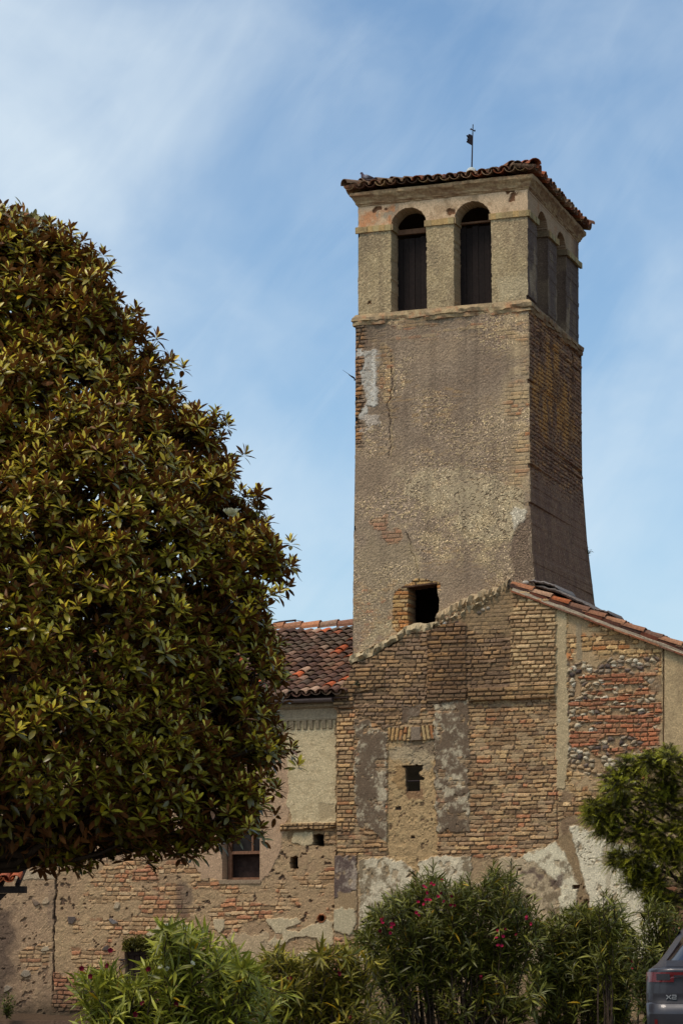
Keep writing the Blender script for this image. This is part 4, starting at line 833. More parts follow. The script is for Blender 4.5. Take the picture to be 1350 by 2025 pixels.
S.put(sst(1.5, 0.1, z) * sst(0.35, 0.6, fbm(u * 3, z * 3, 4, 663)) * 0.6, lin(98, 80, 64)); S.put(sst(0.55, 0.15, z + 0.3 * (f - 0.5)) * 0.8, lin(66, 54, 40))
# openings
def box_hole(x0, y0, x1, y1, d=-0.45, c=(70, 54, 42), s=0, amp=0.01):
    m = pmask(u, z, lp((x0, y0), (x1, y0), (x1, y1), (x0, y1)), 0.004, amp, 9, s) > 0.5
    S.h = np.where(m, d, S.h); S.c = np.where(m[..., None], lin(*c), S.c)
box_hole(619, 1650, 639, 1672, s=671, amp=0.02); box_hole(574, 1694, 589, 1717, s=672, amp=0.015); box_hole(440, 1585, 513, 1739, -0.42, (150, 124, 96), 673, 0.0)
box_hole(248, 1868, 306, 2000, -0.25, (60, 46, 38), 674, 0.02)
pc = L(636, 1816); rr = np.hypot(u - pc[0], z - pc[1]); S.put((rr < 0.085).astype(float), lin(150, 92, 58), 0.035); m = rr < 0.055; S.h = np.where(m, -0.4, S.h); S.c = np.where(m[..., None], lin(40, 28, 22), S.c)
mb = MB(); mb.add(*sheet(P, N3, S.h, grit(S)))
zt = z_eave + 0.15
mb.add([W(U_LL, 0, OFF_L), W(U_LL, zt, OFF_L), W(U_LL, zt) + D3 * 9, W(U_LL, 0) + D3 * 9, W(U_LR, 0) + D3 * 9, W(U_LR, zt) + D3 * 9], np.array([[0, 1, 2, 3], [3, 2, 5, 4]]), lin(150, 124, 92))
mb.build('wall', M_WALL, root_l)
# window: wooden frame, transom, mullion, dark panes
wa, wb = L(446, 1585), L(513, 1739); r0 = -0.26; WW = wb[0] - wa[0]; zT = L(480, 1688)[1]; zB = wb[1] + 0.0
wf = MB(); cw = lin(122, 88, 66)
wf.box(W(wa[0] - 0.03, zB, r0), U3 * 0.075, N3 * 0.07, Z3 * (wa[1] - zB), cw * 0.8); wf.box(W(wb[0] - 0.04, zB, r0), U3 * 0.035, N3 * 0.07, Z3 * (wa[1] - zB), cw)
wf.box(W(wa[0] + 0.046, zT, r0), U3 * (WW - 0.088), N3 * 0.065, Z3 * 0.055, cw * 1.1); wf.box(W(wa[0] + 0.046, zB, r0), U3 * (WW - 0.088), N3 * 0.066, Z3 * 0.045, cw)
um = L(488, 1660)[0]; wf.box(W(um, zT + 0.056, r0), U3 * 0.04, N3 * 0.05, Z3 * (wa[1] - zT - 0.06), cw); wf.box(W(wa[0] + 0.046, L(480, 1640)[1], r0), U3 * (um - wa[0] - 0.048), N3 * 0.045, Z3 * 0.035, cw)
w_o = wf.build('window', M_WOOD, root_l)
m_gl, n_, l_, p_ = nodes('window_glass'); p_.inputs['Roughness'].default_value = 0.3; p_.inputs['Specular IOR Level'].default_value = 0.08
tcg = n_.new('ShaderNodeTexCoord').outputs['Object']; cr_ = n_.new('ShaderNodeRGB'); cr_.outputs[0].default_value = (0.02, 0.016, 0.014, 1); l_.new(n_scale(n_, l_, cr_.outputs[0], n_range(n_, l_, n_noise(n_, l_, tcg, 6), 0.6, 1.5)), p_.inputs['Base Color'])
for (a, b) in ((wa[0] + 0.05, um), (um + 0.04, wb[0] - 0.045)):
    pn = MB(); pn.box(W(a, zT + 0.058, r0 + 0.015), U3 * (b - a), N3 * 0.006, Z3 * (wa[1] - zT - 0.06)); pn.build('pane', m_gl, w_o)
dk = MB(); dk.box(W(wa[0] - 0.02, zB - 0.02, -0.415), U3 * (WW + 0.03), N3 * 0.02, Z3 * (wa[1] - zB + 0.02), lin(20, 14, 12)); dk.build('dark_backing', M_DARK, w_o)  # dark sheet added for the unlit interior behind the window
sl = MB(); sl.box(W(L(434, 1740)[0], zB - 0.075, -0.02), U3 * (L(516, 1740)[0] - L(434, 1740)[0]), N3 * 0.06, Z3 * 0.072, lin(150, 128, 102)); sl.build('sill', M_TRIM, w_o)
# low boarded door with moss on its head and a bent iron bracket
da, db = L(250, 1872), L(304, 2000); dr = MB(); nb = 5
for k in range(nb): dr.box(W(da[0] + (db[0] - da[0]) * k / nb + 0.004, db[1] - 0.1, -0.12 - 0.01 * (k % 2)), U3 * ((db[0] - da[0]) / nb - 0.012), N3 * 0.03, Z3 * (da[1] - db[1] + 0.04 - 0.05 * h2(k, 1, 4)), lin(60, 44, 36) * (0.7 + 0.6 * h2(k, 2, 4)))
for zz in (0.16, 0.75): dr.box(W(da[0], da[1] - zz, -0.088), U3 * (db[0] - da[0]), N3 * 0.03, Z3 * 0.09, lin(54, 40, 34))
d_o = dr.build('door', M_WOOD, root_l)
ib = MB(); p = [L(*q) for q in ((240, 1992), (239, 1940), (238, 1912), (246, 1906), (246, 1900), (236, 1898), (252, 1897))]
ib.tube([W(q[0], q[1], 0.05) for q in p], 0.013, 6); ib.build('iron_bracket', M_IRON, d_o)
# cornice band, corbels under the eaves, gutter
mb = MB(); ua, ub = L(380, 1400)[0], U_LR; zc = L(610, 1424)[1]
prof = [(0, -0.02), (0.05, -0.01), (0.06, 0.02), (0.06, 0.05), (0.03, 0.06), (0.03, 0.2), (0.10, 0.24), (0.10, 0.30)]
t = np.linspace(U_LL, ub, 260); V = np.array([[W(x, zc + b + 0.006 * (vn(x * 7, np.float64(k), 5) - 0.5), OFF_L + a) for k, (a, b) in enumerate(prof)] for x in t])
mb.add(V.reshape(-1, 3), gridF(260, 8)[:, ::-1], (lin(160, 140, 112) * (0.75 + 0.5 * fbm(V[..., 0] * 5, V[..., 2] * 9, 4, 681))[..., None]).reshape(-1, 3)); mb.build('cornice', M_TRIM, root_l)
zc0 = L(610, 1445)[1]; x = L(660, 1430)[0] - 0.09
cp = None
while x > L(300, 1430)[0]:
    c = MB(); w_ = 0.068
    c.add([W(x, zc - 0.015, OFF_L), W(x + w_, zc - 0.015, OFF_L), W(x + w_, zc - 0.015, OFF_L + 0.075), W(x, zc - 0.015, OFF_L + 0.075), W(x, zc0, OFF_L), W(x + w_, zc0, OFF_L), W(x + w_, zc0 + 0.03, OFF_L + 0.045), W(x, zc0 + 0.03, OFF_L + 0.045)],
          np.array([[0, 1, 2, 3], [7, 6, 5, 4], [3, 2, 6, 7], [0, 3, 7, 4], [2, 1, 5, 6]]), lin(158, 138, 108)); c.build('corbel', M_TRIM, root_l); x -= 0.124
mb = MB(); zg = L(610, 1391)[1]; og = 0.24; ph = np.linspace(math.pi, 2 * math.pi, 9); uu = np.linspace(U_LL, L(667, 1390)[0] - 0.01, 60); V = []
for x in uu:
    ring = [W(x, zg + 0.055 + 0.066 * math.sin(a) + 0.004 * math.sin(x * 2), og + 0.066 * math.cos(a)) for a in ph] + [W(x, zg + 0.055 + 0.060 * math.sin(a), og + 0.060 * math.cos(a)) for a in ph[::-1]]; V.append(ring)
V = np.array(V); mb.add(V.reshape(-1, 3), [gridF(60, 18), np.arange(18)[None] + 59 * 18])
for x in np.arange(uu[-1] - 0.42, U_LL, -0.9): mb.tube([W(x, zg + 0.06 + 0.072 * math.sin(a), og + 0.072 * math.cos(a)) for a in np.linspace(math.pi, 2 * math.pi, 8)], 0.008, 5)
mb.build('gutter', M_GUTTER, root_l)
# tiled roof rising away from the eaves
rp = math.radians(20.5); upr = D3 * math.cos(rp) + Z3 * math.sin(rp); nrr = np.cross(U3, upr); z0r = L(610, 1383)[1] - 0.01
E0 = W(0, z0r, 0.27); u_r = L(697, 1300)[0] - 0.02
def ridge_len():
    lo, hi = 1.0, 14.0
    for _ in range(40):
        m = (lo + hi) / 2; Pq = E0 + U3 * u_r + upr * m - CAM; y = 1012.5 - FPX * (Pq @ Uv) / (Pq @ Fv)
        lo, hi = (m, hi) if y > 1238 else (lo, m)
    return lo
RL = ridge_len(); TILE_L = [lin(88, 68, 56), lin(104, 80, 66), lin(78, 62, 52), lin(124, 102, 86), lin(86, 72, 60), lin(98, 74, 58), lin(146, 124, 104), lin(110, 82, 64), lin(72, 56, 48), lin(170, 92, 56), lin(106, 90, 76), lin(92, 78, 62), lin(84, 64, 54)]
sp = []; pc_ = 0.195; ncol = int((u_r - U_LL) / pc_)
for c in range(ncol * 2):
    for r in range(int(RL / 0.335)):
        uu_ = u_r - 0.10 - c * pc_ / 2
        if r < 3 and uu_ > U_LR - 0.04: pass
        sp.append((E0 + U3 * uu_ + upr * (0.335 * r + 0.03 * (h2(c, 3, 7) - 0.5)) + Z3 * 0.02 * math.sin(c * 0.35 + r * 0.2), (c + 1) % 2))
mb = MB(); lay_tiles(mb, sp, U3, upr, nrr, 701, [c_ * np.array([1.42, 1.26, 1.16]) for c_ in TILE_L] , 0.096, 0.078, 0.43, 1.1, 0.55)
a = U3 * U_LL; b = U3 * u_r
mb.add([E0 + a - nrr * 0.015, E0 + b - nrr * 0.015, E0 + b + upr * RL - nrr * 0.015, E0 + a + upr * RL - nrr * 0.015], np.array([[0, 1, 2, 3]]), lin(70, 52, 44))
lay_tiles(mb, [(E0 + U3 * (u_r - 0.05 - 0.40 * k) + upr * (RL + 0.02) + nrr * 0.04, 1) for k in range(22)], upr, -U3, nrr, 703, [lin(160, 112, 82), lin(140, 98, 76), lin(172, 118, 84), lin(150, 120, 98)], 0.13, 0.12, 0.43, 0.6)
bk = E0 + upr * RL; mb.add([bk + a, bk + b, bk + b + D3 * 5 - Z3 * 1.9, bk + a + D3 * 5 - Z3 * 1.9], np.array([[0, 1, 2, 3]]), lin(110, 78, 62))
mb.build('roof', M_TILE, root_l)
# aerial on the ridge
ar = thing('roof_aerial', 'thin bent metal aerial lying above the ridge of the tiled roof left of the tower', 'aerial', bk + U3 * L(583, 1236)[0])
pa = lambda x, y: W(*face_uz(x, y, -RL * math.cos(rp)), -RL * math.cos(rp))
mb = MB(); mb.tube([pa(584, 1240), pa(584, 1226)], 0.018, 6); mb.build('mast', M_IRON, ar)
mb = MB(); mb.tube([pa(540, 1232), pa(553, 1230), pa(585, 1226.5)], [0.010, 0.022, 0.022], 6); mb.tube([pa(585, 1226.5), pa(600, 1229)], 0.006, 5); mb.build('boom', M_IRON, ar)

# ------------------------------------------------------------------ ground
n = 90; xs = np.r_[np.linspace(-1500, -40, 12), np.linspace(-34, 34, 60), np.linspace(40, 1500, 12)]; ys = np.r_[np.linspace(-30, 10, 8), np.linspace(12, 60, 60), np.linspace(70, 2500, 14)]
X, Y = np.meshgrid(xs, ys); Zg = 0.03 * (fbm(X * 0.6, Y * 0.6, 3, 801) - 0.5) - 0.02
Cg = lin(84, 76, 66) * (0.7 + 0.5 * fbm(X * 0.8, Y * 0.8, 4, 802))[..., None]
gr = mesh('ground', np.stack([X, Y, Zg], -1).reshape(-1, 3), gridF(*X.shape), mat_attr('gravel', 0.95, 30, 0.6, 1.35, 0.8, 60, 0.02), None, Cg.reshape(-1, 3), True); gr['kind'] = 'structure'
mb = MB(); t = np.linspace(L(-150, 1900)[0], G(1400, 1900)[0], 120); prof = [(0.0, 0.17), (0.5, 0.14), (0.9, 0.10), (1.4, -0.03)]
V = np.array([[W(x, b + 0.05 * (vn(x * 3, np.float64(k), 803) - 0.5), OFF_G + 0.0 + a) for k, (a, b) in enumerate(prof)] for x in t])
mb.add(V.reshape(-1, 3), gridF(120, 4)[:, ::-1], (lin(84, 66, 48) * (0.6 + 0.7 * fbm(V[..., 0] * 4, V[..., 1] * 4, 4, 804))[..., None]).reshape(-1, 3))
eb = mb.build('terrain', mat_attr('earth', 0.97, 25, 0.6, 1.35, 0.9, 40, 0.03), None, True); eb['kind'] = 'structure'
mb = MB()
for k in range(9):
    a = L(-150, 1900)[0] + 1.2 * k; mb.box(W(a, -0.05, OFF_G + 1.35), U3 * 1.19, N3 * 0.14, Z3 * (0.135 + 0.006 * h2(k, 1, 8)), lin(104, 82, 66) * (0.85 + 0.3 * h2(k, 2, 8)))
kb = mb.build('kerb', M_TRIM, None); kb['kind'] = 'structure'

# ------------------------------------------------------------------ leaves in bulk
def unit(v): return v / (np.linalg.norm(v, axis=-1, keepdims=True) + 1e-9)
def leaf_cloud(pos, axis, up, size, col, prof, width, fold, droop, rng):
    """one folded, drooping blade per row; prof: list of (t, relative half width)"""
    axis = unit(axis); side = unit(np.cross(axis, up)); nrm = np.cross(side, axis); m = len(prof); N = len(pos)
    dr = droop * (0.4 + 1.2 * rng.random(N)); V = np.zeros((N, m, 3, 3), np.float32)
    for k, (t, w) in enumerate(prof):
        c = pos + (size * t)[:, None] * axis - (size * dr * t * t)[:, None] * nrm; ww = (size * width * w)[:, None] * side; hh = (size * width * w * fold)[:, None] * nrm
        V[:, k, 0] = c - ww + hh; V[:, k, 1] = c; V[:, k, 2] = c + ww + hh
    b = np.arange(m - 1)[:, None] * 3 + np.arange(2)[None]; q = np.stack([b, b + 1, b + 4, b + 3], -1).reshape(-1, 4)
    F = (np.arange(N)[:, None, None] * (m * 3) + q[None]).reshape(-1, 4)
    return V.reshape(-1, 3), F, np.repeat(col, m * 3, 0)
def rosettes(tips, axes, per, size, rng, spread=(0.25, 1.75), sc=0.3):
    """whorls of leaves round shoot tips: the inner ones upright, the outer ones laid back"""
    n = len(tips); a = unit(axes); ref = np.where(np.abs(a[:, 2:]) > 0.9, np.array([[1.0, 0, 0]]), np.array([[0, 0, 1.0]]))
    b1 = unit(np.cross(a, ref)); b2 = np.cross(a, b1); k = np.arange(per)[None]; ph = k * 2.39996 + rng.random((n, 1)) * 6.28 + rng.normal(0, 0.25, (n, per))
    fr = (k + rng.random((n, per)) * 0.8) / per; th = spread[0] + (spread[1] - spread[0]) * fr
    rad = np.cos(ph)[..., None] * b1[:, None] + np.sin(ph)[..., None] * b2[:, None]
    d = np.cos(th)[..., None] * a[:, None] + np.sin(th)[..., None] * rad
    d = d + np.array([0, 0, -0.35]) * (fr ** 2)[..., None]
    p = tips[:, None] - a[:, None] * (fr * 0.5 * size)[..., None] + rad * 0.01
    up = np.sin(th)[..., None] * a[:, None] * 1.0 - np.cos(th)[..., None] * rad * 1.0 + rng.normal(0, 0.25, (n, per, 3))
    s = size * (1 - sc / 2 + sc * rng.random((n, per))) * (0.72 + 0.4 * fr)
    return p.reshape(-1, 3), d.reshape(-1, 3), up.reshape(-1, 3), s.ravel(), fr.ravel()

# ------------------------------------------------------------------ the magnolia on the left
rng = np.random.default_rng(5)
YM = 30.0; mag = thing('magnolia_tree', 'big evergreen magnolia with glossy leaves rusty underneath, in front of the left house', 'tree', at(-80, 1906, YM) * np.array([1, 1, 0]))
AX = at(-80, 1400, YM)[0]; pxm = FPX * YM / (YM ** 2 + 0) / 1.0
def zy(y): return at(0, y, YM)[2]
prof_r = np.array([(zy(y), (at(x, y, YM)[0] - AX)) for x, y in ((-40, 372), (60, 410), (165, 448), (215, 500), (235, 570), (255, 620), (330, 660), (305, 740), (400, 790), (430, 860), (465, 960), (515, 1020), (545, 1110), (535, 1200), (550, 1300), (555, 1400), (565, 1480), (520, 1560), (480, 1620), (400, 1665), (240, 1680), (120, 1712), (0, 1730))])
prof_r = prof_r[np.argsort(prof_r[:, 0])]; rz = lambda z: np.interp(z, prof_r[:, 0], prof_r[:, 1])
zlo, zhi = prof_r[0, 0], prof_r[-1, 0]
lob = []
hero = [(30, 440, .3), (150, 470, .28), (205, 520, .26), (220, 590, .28), (328, 662, .22), (318, 672, .2), (270, 650, .28), (395, 812, .28), (420, 850, .3), (455, 880, .22), (440, 960, .3), (520, 1030, .3), (500, 1000, .28), (555, 1118, .26), (520, 1110, .3), (520, 1190, .32), (530, 1270, .32), (550, 1325, .26), (530, 1400, .34), (555, 1480, .26), (520, 1500, .34), (500, 1570, .32), (470, 1630, .28), (505, 1600, .24), (495, 1622, .22), (520, 1575, .24), (420, 1655, .26), (370, 1668, .24), (300, 1662, .28), (230, 1664, .28), (160, 1690, .28), (118, 1700, .24)]
for x, y, r in hero:
    for q in range(2): lob.append((*(at(x, y, YM + rng.uniform(-1.0, 0.4)) - np.array([1.0 * r, 0, 0])), r * 1.1))
zs_ = np.linspace(zlo, zhi, 400); cw_z = np.cumsum(rz(zs_) + 0.5); cw_z /= cw_z[-1]
for q in range(640):
    zz = np.interp((q + rng.random()) / 640, cw_z, zs_); R0 = rz(zz); r = rng.uniform(0.22, 0.46)
    th = -math.pi + 2 * math.pi * ((q * 0.61803) % 1)                         # 0 = to the right, -pi/2 = towards the camera
    if math.sin(th) > 0.25 and rng.random() < 0.7: continue
    d = max(0.05, R0 - 0.38 - r * rng.uniform(0.7, 1.8)); d = d if rng.random() < 0.86 else d * 0.75
    x, y = AX + d * math.cos(th), YM + d * math.sin(th)
    if 675 + 5077 * x / y < -420: continue
    lob.append((x, y, zz, r))
lob = [b for b in lob if not (675 + 5077 * b[0] / b[1] + 169 * b[3] > 300 and zy(775) < b[2] < zy(690) and b[3] > 0.2)]
lob = [b for b in lob if not (675 + 5077 * b[0] / b[1] < 95 and b[2] - 0.9 * b[3] < zy(1672) and b[1] < YM + 1.0)]
lob = np.array(lob)
tips, axs = [], []
zup = np.linspace(0.1, 1.0, 2) if False else None
iw = prof_r[:, 1].argmax(); top_r = prof_r[iw:][::-1]                         # upper outline: height as a function of distance from the trunk
for k in range(len(lob)):
    dd_ = math.hypot(lob[k, 0] - AX, lob[k, 1] - YM); lob[k, 2] = min(lob[k, 2], np.interp(dd_, top_r[:, 1], top_r[:, 0]) - 0.85 * lob[k, 3] - 0.34)
for (x, y, z_, r) in lob:
    c = np.array([x, y, z_]); out = unit(np.array([x - AX, y - YM, 0.0])); k = int(40 * (r / 0.4) ** 2)
    dd = unit(rng.normal(size=(k * 3, 3))); sc_ = dd @ unit(out * 0.9 + np.array([0, 0, 0.75])); dd = dd[np.argsort(-sc_ + rng.random(k * 3) * 0.5)[:k]]
    tips.append(c + dd * (r * rng.uniform(0.72, 1.10, (k, 1)) + np.where(rng.random((k, 1)) < 0.2, rng.uniform(0.08, 0.26, (k, 1)), 0)) * np.array([1, 1, 0.85])); axs.append(unit(dd * 0.34 + np.array([0, 0, 0.95]) + out * 0.12 + rng.normal(0, 0.18, (k, 3))))
tips = np.concatenate(tips); axs = np.concatenate(axs)
p, d, up, s, fr = rosettes(tips, axs, 12, 0.143, rng, (0.15, 1.75))
# older hanging leaves below each shoot and a scatter coloured dark for inner shade
ni = 26000; zz = zlo + 0.2 + (zhi - zlo - 0.6) * rng.random(ni); th = rng.uniform(-math.pi, math.pi, ni); rr = rz(zz) * np.sqrt(rng.random(ni)) * 0.78
pi_ = np.stack([AX + rr * np.cos(th), YM + rr * np.sin(th), zz], 1); di = rng.normal(size=(ni, 3)) + np.array([0, 0, -0.4])
p = np.concatenate([p, pi_]); d = np.concatenate([d, di]); up = np.concatenate([up, rng.normal(size=(ni, 3)) + np.array([0, 0, 1.0])]); s = np.concatenate([s, np.full(ni, 0.16)]); fr = np.concatenate([fr, np.full(ni, 0.9)])
N_ = len(p); rv = rng.random(N_); young_lit = np.clip(1.15 - fr, 0, 1)[:, None]
colr = lin(44, 40, 18) * (1 - young_lit) + lin(192, 172, 48) * young_lit  # leaf age, old darkened for crown shade and young lightened for highlights
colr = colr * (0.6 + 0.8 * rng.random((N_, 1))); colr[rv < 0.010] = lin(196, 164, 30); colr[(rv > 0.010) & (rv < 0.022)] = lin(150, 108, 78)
PM = [(0, 0.08), (0.22, 0.72), (0.55, 1.0), (0.84, 0.6), (1.0, 0.03)]
V, F, C = leaf_cloud(p, d, up, s, colr, PM, 0.19, 0.28, 0.16, rng)
M_MAG = mat_leaf('magnolia_leaf', tuple(lin(128, 80, 32)), 0.34, 0.5, 0.05)
mesh('crown', V, F, M_MAG, mag, C, True)
mb = MB()
def limb(a, b, r0, r1, sag=0.15, seed=1, n=9):
    t = np.linspace(0, 1, n)[:, None]; P_ = np.asarray(a) * (1 - t) + np.asarray(b) * t; w = np.stack([vn(t[:, 0] * 4, t[:, 0] * 0 + seed, seed + q) - 0.5 for q in range(3)], 1)
    P_ = P_ + w * np.linalg.norm(np.asarray(b) - np.asarray(a)) * 0.14 * np.sin(t * math.pi) + np.array([0, 0, -1]) * sag * np.sin(t * math.pi)
    mb.tube(P_, np.linspace(r0, r1, n), 8); return P_
trk = limb((AX - 0.05, YM, 0), (AX, YM, zhi - 0.8), 0.26, 0.04, 0, 3, 16)
limb((AX, YM - 0.05, 2.15), at(70, 1655, YM - 0.6), 0.11, 0.06, -0.1, 7); limb((AX, YM, 2.3), at(140, 1610, YM - 1.0), 0.10, 0.04, -0.1, 8); limb(at(20, 1685, YM - 0.35), at(110, 1672, YM - 0.9), 0.06, 0.02, 0.0, 9)
order = rng.permutation(len(lob))[:150]
for q in order:
    c = lob[q, :3]; zb = np.clip(c[2] - 0.55 * np.hypot(c[0] - AX, c[1] - YM) - 0.2, 2.25, zhi - 1); limb((AX, YM, zb), c, 0.05, 0.014, 0.1, q, 7)
sel = rng.permutation(len(tips))[:5200]                                       # twigs
near = np.array([lob[np.argmin(((lob[:, :3] - tips[q]) ** 2).sum(1)), :3] for q in sel])
mbk = mb; mb = MB()
for q, c in zip(sel, near):
    e = tips[q]; m_ = (c + e) / 2 - axs[q] * 0.06; mb.tube([c, m_, e], [0.008, 0.006, 0.004], 4, cap=False)
mb.build('twigs', M_BARK, mag); mbk.build('trunk', M_BARK, mag, True)
fl = MB(); fp = at(457, 1020, YM - 1.0)
def petal(o, d_, up_, ln, wd, cup, c):
    d_ = unit(np.asarray(d_, float)); sd = unit(np.cross(d_, up_)); nm = np.cross(sd, d_); V = []
    for t, w in ((0, 0.25), (0.3, 0.85), (0.65, 1.0), (0.9, 0.7), (1.0, 0.3)):
        for q in (-1, -0.5, 0, 0.5, 1): V.append(np.asarray(o) + d_ * ln * t + sd * wd * w * q + nm * cup * (q * q * 0.5 + (t - 0.3) ** 2))
    fl.add(V, gridF(5, 5), c)
for k in range(8):
    a = k * 2.4; petal(fp, (math.cos(a) * (0.5 if k < 4 else 1), math.sin(a) * (0.5 if k < 4 else 1), 0.9 if k < 4 else 0.35), (0, 0, 1) if k > 3 else (math.cos(a), math.sin(a), -0.2), 0.11, 0.045, 0.05, lin(224, 222, 190))
M_PETAL = mat_leaf('petal', None, 0.6, 0.2, 0.35)
fl.build('flower', M_PETAL, mag, True)

# ------------------------------------------------------------------ feathery tree at the right edge
rng = np.random.default_rng(11); YT = 39.0
yew = thing('feathery_tree', 'dark feathery tree with fine drooping sprays at the right edge before white plaster', 'tree', at(1390, 1906, YT) * np.array([1, 1, 0]))
blobs = [(1302, 1500, .22), (1290, 1540, .28), (1340, 1510, .28), (1240, 1535, .22), (1215, 1552, .16), (1222, 1588, .18), (1192, 1608, .15), (1172, 1602, .10), (1250, 1590, .26), (1296, 1590, .27), (1350, 1580, .34), (1215, 1640, .18), (1250, 1650, .26), (1300, 1650, .32), (1350, 1650, .34), (1232, 1690, .17), (1255, 1722, .15), (1250, 1738, .10), (1290, 1700, .20), (1330, 1710, .3), (1345, 1760, .26), (1290, 1745, .10), (1400, 1540, .4), (1420, 1620, .45), (1400, 1700, .42), (1450, 1560, .4), (1480, 1660, .4), (1290, 1782, .07)]
rb = np.random.default_rng(12)
for x, y, r in list(blobs):
    for q in range(3): a_ = rb.uniform(2.2, 5.6); blobs.append((x + 128 * r * 1.0 * math.cos(a_), y + 128 * r * 0.95 * math.sin(a_), rb.uniform(0.05, 0.10)))
tp_, ax_ = [], []
for x, y, r in blobs:
    for q in range(2):
        r, dx_ = (r * 0.60, 26) if r > 0.13 else (r * 1.1, 8); c = at(x + dx_, y + 4, YT + rng.uniform(-0.5, 0.5)); k = int(210 * (r / 0.25) ** 2); dd = unit(rng.normal(size=(k, 3))); tp_.append(c + dd * r * rng.uniform(0.3, 1.0, (k, 1)) ** 0.6 * np.array([1, 1, 0.85])); ax_.append(unit(dd * 0.7 + np.array([-0.15, -0.1, 0.25]) + rng.normal(0, 0.3, (k, 3))))
tp_ = np.concatenate(tp_); ax_ = np.concatenate(ax_); ns = len(tp_); K = 26
t = (np.arange(K) + 0.5) / K; up0 = np.array([0, 0, 1.0]) + rng.normal(0, 0.4, (ns, 3)); sd = unit(np.cross(ax_, up0)); sl_ = rng.uniform(0.14, 0.26, (ns, 1, 1))
base = tp_[:, None] + ax_[:, None] * sl_ * t[None, :, None] + np.array([0, 0, -0.35]) * sl_ * (t ** 2)[None, :, None]
sg = np.where(np.arange(K) % 2 == 0, 1.0, -1.0)[None, :, None]; dl = ax_[:, None] * 0.75 + sd[:, None] * sg + rng.normal(0, 0.18, (ns, K, 3)); szl = (0.058 * (1 - 0.55 * t))[None] * rng.uniform(0.8, 1.2, (ns, K))
cl = lin(72, 70, 26) * (0.55 + 0.9 * rng.random((ns, 1, 1))) * np.ones((1, K, 1)); tipc = (rng.random((ns, 1, 1)) < 0.6) * (t[None, :, None] > 0.3); cl = np.where(tipc, lin(166, 164, 46) * (0.7 + 0.5 * rng.random((ns, 1, 1))), cl)
V, F, C = leaf_cloud(base.reshape(-1, 3), dl.reshape(-1, 3), np.repeat(up0, K, 0), szl.ravel(), cl.reshape(-1, 3), [(0, 0.55), (0.5, 1.0), (1.0, 0.1)], 0.10, 0.2, 0.2, rng)
M_LEAF = mat_leaf('fine_leaf', None, 0.5, 0.35, 0.25)
mesh('crown', V, F, M_LEAF, yew, C, True)
mb = MB(); bx = at(1400, 1906, YT); limb((bx[0], YT, 0), at(1410, 1500, YT), 0.14, 0.03, 0, 21, 12)
for q, (x, y, r) in enumerate(blobs[:28]): limb(at(1402 - 0.1 * (1402 - x), min(y + 60, 1780), YT), at(x, y, YT), 0.035, 0.01, 0.05, 30 + q, 7)
mb.build('trunk', M_BARK, yew, True)

